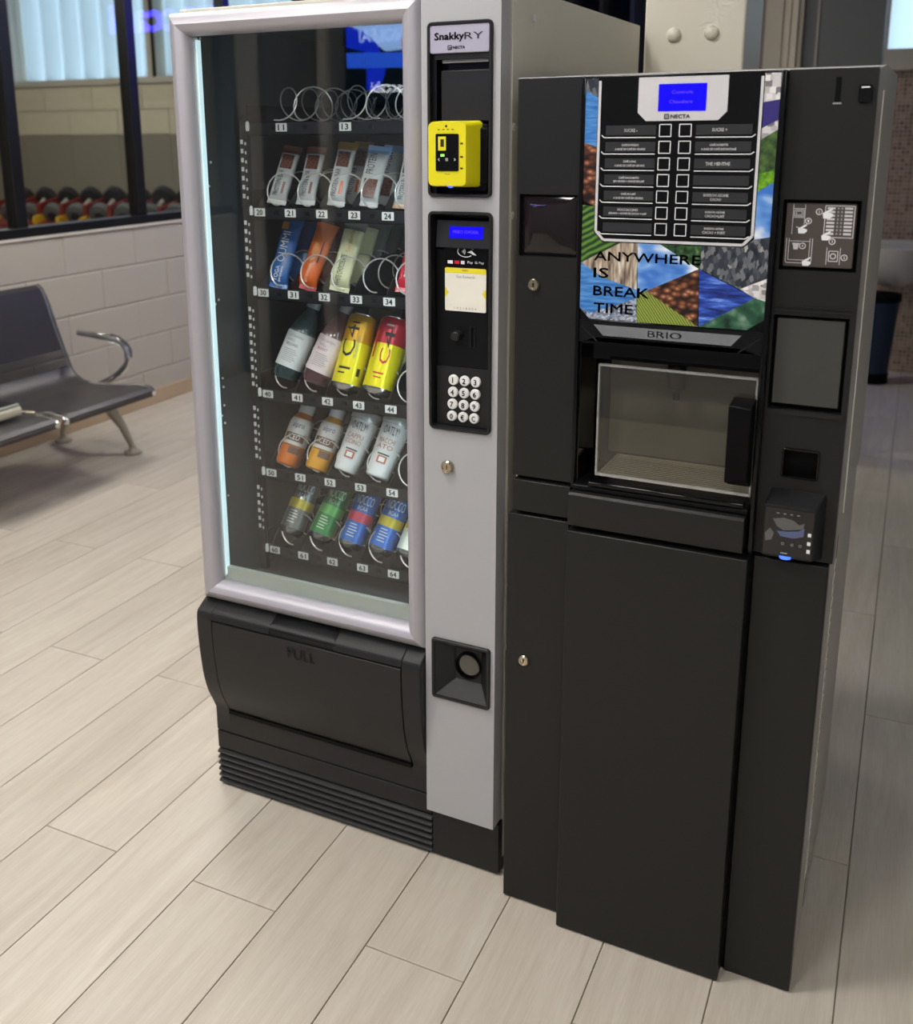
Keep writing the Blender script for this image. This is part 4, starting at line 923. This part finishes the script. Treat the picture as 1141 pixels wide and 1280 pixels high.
snack('b34', 'protein_bar', 'red snack bar with white lettering beside the door column', 'bar_red', 'bar_red', 'bar_red', .044, [('v', -.2, .2, .25, .85, 'PROTEIN', 'white_print')])

# drinks -------------------------------------------------------------------
glassy('bottle_green', refl=.06, tint=(.62, .72, .70), body=((70, 92, 92), .55), rough=.08); glassy('bottle_pink', refl=.06, tint=(.78, .66, .68), body=((120, 84, 86), .55), rough=.08)
mat('cap_clear', (150, 160, 160), .25); mat('cap_grey', (140, 136, 138), .25); mat('label_white', (222, 224, 222), .4); mat('label_pink', (224, 206, 206), .4)
def bottle(k, label, mb, lab, cap, words, wc):
    b, t = PB[k]; o = stand('water_bottle', label, 'bottle', b, t, 'bottles and cans in the vending spirals'); h = .190; r = .0315
    MB().lathe([(.020, 0), (.028, .003), (r, .012), (r, .105), (.0285, .122), (.022, .142), (.015, .158), (.0125, .164), (.0125, .172)], mb, n=26).build('body', o, local=True)
    MB().lathe([(r+.0004, .028), (r+.0005, .104), (.0300, .112)], lab, n=26).build('label', o, local=True)
    MB().lathe([(.0148, .168), (.0152, .170), (.0152, .186), (.014, .189), (0, .1895)], cap, n=20).build('cap', o, local=True)
    m_ = MB()
    for i, s_ in enumerate(words): m_.textw(s_, r+.0011, -.62, -.62+.15*len(s_), .094-.0095*i, .100-.0095*i, wc if i == 2 else 'grey_print')
    for i in range(7): m_.patchw(r+.0011, -.62, .25+.1*(i % 3), .066-.0042*i, .0672-.0042*i, 'grey_print', 4)
    m_.build('print', o, local=True, fix=False)
bottle('k40', 'clear dark green bottle with white label above tag 40', 'bottle_green', 'label_white', 'cap_clear', ('VITAMIN', 'WELL', 'RELOAD'), 'dark_print')
mat('boost_red', (150, 46, 66), .4)
bottle('k41', 'pinkish clear bottle with white label above tag 41', 'bottle_pink', 'label_pink', 'cap_grey', ('VITAMIN', 'WELL', 'BOOST'), 'boost_red')
mat('can_yellow', (236, 222, 20), .28, metal=.25); mat('can_gold', (214, 160, 20), .28, metal=.35); mat('can_red', (196, 44, 58), .28, metal=.25); mat('can_steel', (190, 190, 190), .25, metal=1.); mat('can_dark', (120, 112, 60), .3, metal=.4)
def can(k, name, label, r, h, bands, prints, d=(0, 0, 0), spin=14.):
    b, t = shift(k, d); o = stand(name, label, 'can', b, t, 'bottles and cans in the vending spirals', spin)
    MB().lathe([(r*.76, .0), (r*.80, .0015), (r*.95, .008), (r, .014)], 'can_steel', n=26).build('base', o, local=True)
    zs = [.014]+[z for z, _ in bands]
    for i, (z1, mm) in enumerate(bands): MB().lathe([(r, zs[i]), (r, z1)], mm, n=26).build('band', o, local=True)
    MB().lathe([(r, h-.016), (r*.93, h-.006), (r*.86, h-.002)], bands[-1][1], n=26).build('shoulder', o, local=True)
    MB().lathe([(r*.86, h-.002), (r*.87, h), (r*.82, h), (r*.80, h-.005), (0, h-.005)], 'can_steel', n=26).build('lid', o, local=True)
    m_ = MB()
    for p in prints:
        if p[0] == 't': m_.textw(p[1], r+.0005, p[2], p[3], p[4]*h, p[5]*h, p[6], up=len(p) > 7)
        else: m_.patchw(r+.0004, p[1], p[2], p[3]*h, p[4]*h, p[5])
    if m_.v: m_.build('print', o, local=True, fix=False)
can('k42', 'energy_drink_can', 'tall yellow energy drink can above tag 42', .0335, .168, [(.105, 'can_yellow'), (.152, 'can_gold')], [('t', 'C4', -.75, .15, .42, .84, 'dark_print', 1), ('t', 'PERFORMANCE ENERGY', .2, .36, .42, .72, 'grey_print', 1), ('p', -.6, .2, .26, .29, 'dark_print'), ('p', -.6, -.1, .20, .22, 'dark_print'), ('p', .65, .9, .2, .3, 'dark_print'), ('p', -.4, .1, .86, .88, 'dark_print')])
can('k43', 'energy_drink_can', 'tall yellow and red energy drink can above tag 43', .0335, .168, [(.108, 'can_yellow'), (.152, 'can_red')], [('t', 'C', -.25, .4, .38, .58, 'can_red', 1), ('t', '4', -.25, .4, .60, .82, 'dark_print', 1), ('p', -.9, -.7, .45, .72, 'can_red'), ('p', -.4, .3, .25, .27, 'can_red'), ('p', -.3, .2, .20, .215, 'can_red'), ('p', -.3, .2, .87, .89, 'light_print'), ('p', -.2, .15, .83, .845, 'dark_print')])
can('k42', 'energy_drink_can', 'dull gold can behind the yellow one at tag 42', .0335, .168, [(.152, 'can_dark')], [], (.012, .075, .012))
can('k43', 'energy_drink_can', 'dark red can behind the red and yellow one', .0335, .168, [(.108, 'can_dark'), (.152, 'bar_darkred')], [], (.012, .075, .012))
# iced coffee bottles
mat('iced_white', (214, 208, 200), .35); mat('iced_brown', (112, 74, 54), .35); mat('iced_orange', (216, 116, 40), .35); mat('iced_amber', (222, 158, 40), .35); mat('iced_blue', (40, 56, 130), .4)
def iced(k, label, acc):
    b, t = PB[k]; o = stand('iced_coffee_bottle', label, 'bottle', b, t, 'bottles and cans in the vending spirals'); r = .0275
    pr = [(.022, 0), (.026, .003), (r, .010), (r, .022), (r, .048), (r, .074), (.027, .100), (.024, .110), (.017, .122), (.0150, .126)]
    MB().lathe(pr, 'iced_white', n=26, seg=[acc, acc, acc, acc, 'iced_white', 'iced_white', 'iced_white', acc, acc]).build('body', o, local=True)
    MB().lathe([(.0170, .124), (.0174, .126), (.0174, .144), (.016, .147), (0, .1475)], 'label_white', n=20).build('cap', o, local=True)
    m_ = MB().patchw(r+.0005, -.9, .9, .056, .074, 'iced_brown').textw('ICED', r+.0010, -.5, .5, .0595, .0715, 'white_print').textw('alpro', r+.0010, -.45, .55, .084, .101, 'iced_blue')
    m_.patchw(r+.0005, -.8, .8, .045, .0475, 'iced_brown').patchw(r+.0006, -.1, .9, .028, .044, 'iced_brown').patchw(r+.0006, -.9, -.15, .012, .026, acc)
    m_.build('print', o, local=True, fix=False)
iced('a50', 'iced coffee bottle with orange base above tag 50', 'iced_orange'); iced('a51', 'iced coffee bottle with amber base above tag 51', 'iced_amber')
mat('cup_white', (214, 214, 212), .35); mat('cup_grey', (176, 180, 180), .25, metal=.3); mat('cup_print', (176, 96, 52), .4)
def cup(k, label, w1, w2):
    b, t = PB[k]; o = stand('chilled_coffee_cup', label, 'cup', b, t, 'bottles and cans in the vending spirals')
    MB().lathe([(.024, 0), (.0265, .003), (.0285, .030), (.0318, .118), (.0325, .122)], 'cup_white', n=26, seg=['cup_white', 'cup_white', 'cup_white', 'cup_grey']).build('body', o, local=True)
    MB().lathe([(.0335, .120), (.0342, .122), (.0342, .134), (.031, .140), (.0, .141)], 'cup_grey', n=26).build('lid', o, local=True)
    m_ = MB()
    def rr_(z): return .0285+(z-.03)*.0375+.0012
    for s_, z0, z1, a0, a1, mm in (('OATLY!', .094, .112, -.6, .5, 'dark_print'), (w1, .074, .085, -.7, .5, 'cup_print'), (w2, .061, .071, -.7, .5, 'cup_print')): m_.textw(s_, rr_(z1), a0, a1, z0, z1, mm)
    m_.patchw(.0305, -.35, .35, .030, .046, 'cup_print').patchw(.0308, -.22, .22, .033, .043, 'label_white').patchw(.0306, -.45, .45, .048, .051, 'dark_print')
    m_.build('print', o, local=True, fix=False)
cup('c52', 'white chilled coffee cup beside the amber-based iced coffee bottle', 'CAPPU', 'CCINO'); cup('c53', 'white chilled coffee cup beside the empty spiral of the fifth shelf', 'MACCHI', 'ATO')
# slim cans on the lowest shelf
mat('n_grey', (104, 106, 104), .3, metal=.4); mat('n_silver', (150, 156, 158), .25, metal=.6); mat('n_yellow', (196, 178, 40), .3, metal=.2); mat('n_green', (44, 132, 66), .3, metal=.25); mat('n_lgreen', (96, 176, 90), .3, metal=.25); mat('n_blue', (44, 104, 186), .3, metal=.25); mat('n_red', (198, 62, 84), .3, metal=.2); mat('n_white', (214, 222, 208), .3, metal=.2)
def slim(k, label, base, mid, top, words=('NOCCO', 'BCAA')):
    can(k, 'slim_drink_can', label, .0287, .157, [(.060, base), (.082, mid), (.143, top)], [('t', words[0], -.75, .75, .635, .77, 'n_white'), ('t', words[1], -.35, .45, .55, .61, 'n_white')]+[('p', -.5, .1+.08*(i % 3), .33-.042*i, .341-.042*i, 'n_white') for i in range(5)])
slim('n60', 'grey slim can with yellow band above tag 60', 'n_grey', 'n_yellow', 'n_silver'); slim('n61', 'green slim can above tag 61', 'n_green', 'n_lgreen', 'n_green'); slim('n62', 'blue slim can with red band above tag 62', 'n_blue', 'n_red', 'n_blue'); slim('n63', 'blue slim can with yellow band above tag 63', 'n_blue', 'n_yellow', 'n_blue'); slim('n64', 'white and yellow slim can above tag 64', 'n_white', 'n_yellow', 'n_yellow')
# ================================================================ WAITING BENCH
mat('bench_black', (58, 55, 56), .34, metal=.2, bump=.3, bscale=700)
def perforated():
    m, t, b = nt('bench_mesh'); b.inputs['Base Color'].default_value = L((26, 26, 28)); b.inputs['Roughness'].default_value = .4
    tc = N(t, 'ShaderNodeTexCoord'); mp = N(t, 'ShaderNodeMapping'); mp.inputs['Scale'].default_value = (0.0, 1, 1); t.links.new(tc.outputs['Object'], mp.inputs[0])
    vo = N(t, 'ShaderNodeTexVoronoi'); vo.inputs['Scale'].default_value = 110; vo.inputs['Randomness'].default_value = 0; t.links.new(mp.outputs[0], vo.inputs['Vector'])
    lt = N(t, 'ShaderNodeMath', operation='LESS_THAN'); lt.inputs[1].default_value = .34; t.links.new(vo.outputs['Distance'], lt.inputs[0])
    tr = N(t, 'ShaderNodeBsdfTransparent'); mx = N(t, 'ShaderNodeMixShader'); t.links.new(lt.outputs[0], mx.inputs[0]); t.links.new(b.outputs[0], mx.inputs[1]); t.links.new(tr.outputs[0], mx.inputs[2]); t.links.new(mx.outputs[0], t.nodes['Material Output'].inputs[0])
perforated()
mat('cast_alu', (196, 190, 176), .35, metal=.8)
BN = thing('waiting_bench', 'black metal waiting bench with chrome frame along the block wall', 'bench', (-2.0, 1.2, 0))
PROF = [(-1.690, .346), (-1.688, .362), (-1.705, .376), (-1.76, .380), (-1.90, .366), (-2.04, .356), (-2.11, .366), (-2.16, .395), (-2.185, .430), (-2.215, .505), (-2.25, .60), (-2.29, .72), (-2.318, .785), (-2.345, .800)]
def sheet(i0, i1, y0, y1, m, th=.010):
    p = PROF[i0:i1+1]; n = len(p); q = []
    for i, a in enumerate(p):
        u, v = p[max(i-1, 0)], p[min(i+1, n-1)]; d = Vector((v[0]-u[0], v[1]-u[1])).normalized(); q.append((a[0]+d.y*th, a[1]-d.x*th) if False else (a[0]-d.y*-th*0+d.y*th*-1*0, a[1]-th))
    return MB().prism(p+q[::-1], 'y', y0, y1, m)
def seat(y0, y1):
    s_ = group_part('seat_unit', BN)
    sheet(0, 8, y0, y1, 'bench_black').build('seat', s_)
    sheet(8, 9, y0+.012, y1-.012, 'bench_mesh', .003).build('lumbar_mesh', s_)
    back = [(x, z) for x, z in PROF[9:]]; thick = [(x-.012, z-.002) for x, z in back]
    MB().prism(back+thick[::-1], 'y', y0+.008, y1-.008, 'bench_black').build('backrest', s_)
    for y in (y0, y1): MB().tube([(x, y, z-.004) for x, z in PROF], .010, 'chrome', 8).build('side_rail', s_)
seat(1.235, 1.755); seat(.66, 1.185)
MB().tube([(-2.06, .45, .30), (-2.06, 1.90, .30)], .022, 'cast_alu', 12).build('beam', BN)
def legs(y):
    MB().tube([(-2.16, y, .235), (-2.08, y, .225), (-2.00, y, .13), (-1.955, y, .05), (-1.945, y, .018)], [.045, .040, .024, .018, .016], 'cast_alu', 10, flat=.6).build('leg', BN)
    MB().tube([(-2.06, y, .235), (-2.20, y, .215), (-2.35, y, .130), (-2.388, y, .06), (-2.392, y, .018)], [.045, .036, .024, .018, .016], 'cast_alu', 10, flat=.6).build('leg', BN)
    for x in (-1.945, -2.392): MB().lathe([(.040, 0), (.042, .004), (.040, .012), (.018, .020), (.014, .03)], 'cast_alu', (x, y, 0), 20).build('foot', BN)
legs(1.868); legs(.50)
arm = [(-2.16, .580), (-2.10, .577), (-2.02, .572), (-1.96, .570), (-1.915, .562), (-1.880, .543), (-1.862, .515), (-1.864, .480), (-1.885, .445), (-1.93, .405), (-1.99, .370), (-2.05, .345)]
MB().tube([(x, 1.80, z) for x, z in arm], .015, 'chrome', 10, flat=.75).build('armrest', BN)
MB().tube([(x, 1.80, z) for x, z in arm[3:8]], .021, 'chrome', 10, flat=.8).build('arm_pad', BN)
MB().tube([(-1.75, 1.21, .365), (-1.90, 1.21, .350), (-2.06, 1.21, .330)], .012, 'chrome', 8).build('link_bracket', BN)
# zip case on the near seat
zc = thing('travel_case', 'small silver-rimmed black and cream case lying on the near bench seat', 'case', (-1.90, 1.02, .372))
mat('case_cream', (196, 190, 172), .5); mat('case_green', (176, 186, 172), .3, metal=.3)
MB().rrect(-2.02, -1.83, .384, .424, .012, .86, 1.14, 'case_cream', .004).build('body', zc)
MB().box(-2.015, -1.835, .865, 1.135, .424, .436, 'case_green').build('rim', zc, bevel=.003)
MB().box(-2.005, -1.845, .875, 1.125, .4355, .4385, 'gloss_black').build('top_panel', zc)
MB().tube([(-1.85, 1.14, .398), (-1.83, 1.165, .394), (-1.81, 1.185, .389)], .005, 'lock_steel', 8).build('zip_pull', zc)

# ================================================================ GYM BEHIND THE WINDOW
mat('rubber_black', (30, 31, 33), .45); mat('head_grey', (92, 92, 90), .5); mat('rack_red', (124, 32, 24), .4); mat('rack_yellow', (222, 178, 40), .4); mat('rack_steel', (176, 172, 160), .4)
RK = thing('dumbbell_rack', 'red and grey dumbbell rack against the gym wall', 'rack', (-4.6, 4.6, 0))
MB().prism([(4.42, .735), (4.42, .765), (4.86, .865), (4.86, .835)], 'x', -6.3, -2.9, 'rack_red').build('shelf', RK)
MB().prism([(4.36, .405), (4.36, .435), (4.80, .515), (4.80, .485)], 'x', -6.3, -2.9, 'rack_red').build('shelf', RK)
MB().box(-6.3, -2.9, 4.84, 4.88, .80, .84, 'rack_steel').build('back_rail', RK)
for x in (-6.25, -5.40, -4.2, -2.95):
    MB().prism([(4.32, 0), (4.40, 0), (4.46, .74), (4.86, .83), (4.90, 0), (4.97, 0), (4.95, .86), (4.40, .775)], 'x', x-.035, x+.035, 'rack_steel').build('upright', RK)
def db_mesh():
    m_ = MB()
    return m_
ORD = ['first', 'second', 'third', 'fourth', 'fifth', 'sixth', 'seventh', 'eighth', 'ninth', 'tenth', 'eleventh']
def dumbbell(x, y, z, r, label):
    o = thing('dumbbell', label, 'dumbbell', (x, y, z), 'dumbbells on the gym rack', (math.radians(28), 0, math.radians(12))); WORLD[o.name] = Vector((0, 0, 0))
    MB().lathe([(.017, -.09), (.017, .09)], 'rack_steel', n=12, ax='y').build('handle', o, local=True)
    for s_, mm in ((-1, 'head_grey'), (1, 'rubber_black')):
        y0 = .085*s_; y1 = .165*s_
        MB().lathe([(r*.75, min(y0, y1)), (r, min(y0, y1)+.012), (r, max(y0, y1)-.012), (r*.75, max(y0, y1))], mm, n=20, ax='y').build('head', o, local=True)
    MB().lathe([(r*.45, -.166), (r*.45, -.169)], 'rubber_black', n=16, ax='y').build('badge', o, local=True)
    return o
for i in range(11):
    x = -5.62+.255*i; r = .082+.003*i
    dumbbell(x, 4.64, .815+r+.008, r, 'grey-faced dumbbell on the top shelf, %s from the left end' % ORD[i])
    MB().prism([(4.44, .77), (4.44, .83), (4.55, .855), (4.55, .795)], 'x', x-.135, x-.100, 'rack_yellow').build('saddle_tab', RK)
    MB().prism([(4.5, .785), (4.5, .93), (4.78, .985), (4.78, .84)], 'x', x-.145, x-.105, 'rack_red').build('saddle', RK)
for i in range(6):
    x = -5.2+.42*i; dumbbell(x, 4.58, .565+.085, .085, 'dumbbell on the lower shelf, %s from the left end' % ORD[i])
KB = thing('stacked_weights', 'red weight stand with a yellow plate left of the dumbbells', 'weights', (-5.95, 4.4, 0))
mat('plate_yellow', (206, 200, 40), .45)
MB().box(-6.3, -5.72, 4.2, 4.34, .30, .78, 'red').build('stand', KB, bevel=.01)
MB().lathe([(.03, 0), (.085, .005), (.09, .02), (.09, .035), (.03, .05)], 'plate_yellow', (-5.80, 4.28, .90), 20, 'y').build('plate', KB)
MB().lathe([(.03, 0), (.10, .005), (.10, .04), (.03, .05)], 'red', (-6.02, 4.28, .88), 20, 'y').build('plate', KB)
MB().tube([(-6.15, 4.22, .82), (-6.0, 4.21, .80), (-5.86, 4.2, .79)], .035, 'rack_yellow', 10).build('roll', KB)

# ================================================================ WASHROOM CORNER
SK = thing('washbasin', 'white wall-hung washbasin on the brown mosaic wall', 'sink', (1.16, 4.98, .80))
mat('ceramic', (206, 204, 198), .2)
bs = MB(); rings = []
for k, (s_, z) in enumerate(((.22, .56), (.55, .60), (.85, .68), (.98, .76), (1.0, .80), (.93, .805), (.86, .79), (.6, .70), (.1, .67))):
    rings.append([(1.16+.25*s_*math.cos(a), 4.97+.21*s_*math.sin(a), z) for a in [2*PI*j/28 for j in range(28)]])
loft(bs, rings, ['ceramic']*8); bs.build('bowl', SK)
MB().box(1.04, 1.28, 5.10, 5.19, .60, .82, 'ceramic').build('wall_bracket', SK, bevel=.015)
BB = thing('waste_bin', 'dark blue plastic waste bin standing below the washbasin', 'bin', (1.10, 4.86, 0))
mat('bin_blue', (14, 40, 70), .4)
MB().lathe([(.085, .06), (.115, .50)], 'bin_blue', (1.10, 4.86, 0), 26).build('bucket', BB)
MB().lathe([(.120, .49), (.123, .50), (.123, .53), (.112, .535)], 'deep_black', (1.10, 4.86, 0), 26).build('rim', BB)
MB().lathe([(.090, .0), (.092, .06), (.08, .065)], 'deep_black', (1.10, 4.86, 0), 26).build('base', BB)

# ================================================================ NEON SIGN, DARK PANEL, TELEVISION
emis('neon_blue', (60, 50, 255), 20.)
NP = MB().box(-1.9, .28, 5.165, 5.19, 1.75, 2.85, 'navy_panel').build('sign_board'); tag(NP, 'dark navy board on the back wall behind the neon sign', 'board')
NS = thing('neon_sign', 'blue neon lettering on the dark back wall', 'sign', (-.65, 5.16, 2.40))
vs, fs, asp = text_geo('maccabi')
def neon():
    c = bpy.data.curves.new('neon', 'FONT'); c.body = 'maccabi'; c.fill_mode = 'NONE'; c.bevel_depth = .014; c.bevel_resolution = 1; c.resolution_u = 3
    o = bpy.data.objects.new('neon', c); me = bpy.data.meshes.new_from_object(o); bpy.data.objects.remove(o)
    xs = [v.co.x for v in me.vertices]; ys = [v.co.y for v in me.vertices]; x0, x1, y0, y1 = min(xs), max(xs), min(ys), max(ys)
    s_ = 1.15/(x1-x0)
    for v in me.vertices: v.co = (-.12-1.15+(v.co.x-x0)*s_-NS.location.x, -.005+v.co.z*s_, 2.285+(v.co.y-y0)*(.235/(y1-y0))-NS.location.z)
    me.materials.clear(); me.materials.append(MATS['neon_blue'])
    o = bpy.data.objects.new('tube_lettering', me); col.objects.link(o); o.parent = NS
neon()
MB().box(-1.28, -.10, 5.158, 5.165, 2.27, 2.285, 'navy_panel').build('mounting_rail', NS)
# garments under clear covers hanging before the back wall
mat('jacket_navy', (20, 26, 52), .6); mat('jacket_dark', (14, 16, 26), .6); mat('jacket_pale_glow', (150, 184, 200), .5); mat('rail_black', (24, 24, 26), .4)
glassy('garment_cover', refl=.10, tint=(.85, .9, .95), body=((150, 170, 200), .15), rough=.15)
CR = thing('clothes_rail', 'black clothes rail against the partition behind the snack machine', 'rail', (-.15, 2.85, 0))
MB().tube([(-.62, 2.85, 0), (-.62, 2.85, 2.45), (.42, 2.85, 2.45), (.42, 2.85, 0)], .015, 'rail_black', 8).build('frame', CR)
for x in (-.62, .42): MB().tube([(x, 2.62, .02), (x, 3.08, .02)], .015, 'rail_black', 8).build('foot', CR)
for i, (x, mm, nm) in enumerate(((-.42, 'jacket_pale_glow', 'pale blue jacket standing in for blue light,'), (-.30, 'jacket_navy', 'navy jacket next to the pale blue one'), (-.19, 'jacket_navy', 'navy jacket under a clear cover'), (-.07, 'jacket_dark', 'near-black jacket in the middle of the rail'), (.06, 'jacket_dark', 'near-black jacket nearest the pillar'), (.19, 'jacket_navy', 'navy jacket at the pillar end of the rail'))):  # the pale jacket's colour stands in for small blue lights
    j = thing('hanging_jacket', nm+' hanging above the snack machine', 'jacket', (x, 2.85, 2.43), 'jackets on the rail')
    m_ = MB(); rings = []
    for z, wx, wy in ((2.36, .015, .05), (2.30, .034, .20), (2.10, .042, .24), (1.80, .042, .24), (1.55, .045, .25)):
        rings.append([(x+wx*math.cos(a)*(1+.15*math.sin(5*a)), 2.85+wy*math.sin(a), z) for a in [2*PI*q/20 for q in range(20)]])
    loft(m_, rings, [mm]*4); m_.build('garment', j)
    MB().tube([(x, 2.85, 2.36), (x, 2.85, 2.42), (x, 2.868, 2.445), (x, 2.85, 2.471), (x, 2.832, 2.45)], .004, 'chrome', 6).build('hanger_hook', j)
    if 'cover' in nm:
        rings = [[(x+a_*math.cos(a)*(1+.2*math.sin(7*a)), 2.85+b_*math.sin(a), z) for a in [2*PI*q/24 for q in range(24)]] for z, a_, b_ in ((2.38, .02, .05), (2.30, .044, .23), (1.5, .049, .27))]
        loft(MB(), rings, ['garment_cover']*2).build('clear_cover', j)
# television on the wall behind the viewer (seen mirrored in the glass door)
TV = thing('wall_television', 'television showing blue and red sports graphics on the front wall', 'television', (-1.17, -3.47, 1.88))
MB().box(-1.66, -.68, -3.498, -3.455, 1.605, 2.165, 'gloss_black').build('casing', TV, bevel=.004)
emis('tv_pale', (140, 176, 230), 3.2); emis('tv_blue', (16, 44, 200), 2.6); emis('tv_mid', (40, 90, 220), 2.6); emis('tv_red', (200, 30, 36), 2.4); emis('tv_dark', (14, 30, 40), .6); emis('tv_white', (235, 240, 250), 3.5)
TVY = -3.4535
tv = MB()
def TF(pts, m_, k=0): tv.add([(x, TVY+.0006*k, z) for x, z in pts], [tuple(range(len(pts)))], m_)
TF([(-1.645, 1.62), (-.695, 1.62), (-.695, 2.15), (-1.645, 2.15)], 'tv_dark')
TF([(-1.645, 2.15), (-.9, 2.15), (-1.0, 1.92), (-1.40, 1.90), (-1.645, 2.06)], 'tv_pale', 1)
TF([(-1.645, 2.05), (-1.52, 2.0), (-1.44, 1.93), (-1.40, 1.80), (-1.44, 1.70), (-1.52, 1.70), (-1.52, 1.90), (-1.645, 1.93)], 'tv_blue', 2)
TF([(-1.645, 1.90), (-.695, 1.88), (-.695, 1.80), (-1.645, 1.82)], 'tv_mid', 3)
TF([(-1.30, 1.96), (-1.22, 2.06), (-1.10, 2.0), (-1.06, 1.72), (-1.28, 1.72)], 'tv_red', 2)
def ttext(s_, x0, x1, z0, z1, m_):
    vs, fs, asp = text_geo(s_); tv.add([(x1-u*(x1-x0), TVY+.004, z0+v*(z1-z0)) for u, v in vs], fs, m_)
ttext('maccabi', -1.49, -1.24, 1.685, 1.745, 'tv_white'); emis('tv_soft', (176, 204, 242), 3.2); ttext('WORLD', -1.54, -1.30, 2.04, 2.10, 'tv_soft'); ttext('NOLFAI', -1.56, -1.28, 1.95, 2.02, 'tv_soft')
tv.build('screen', TV, fix=False)
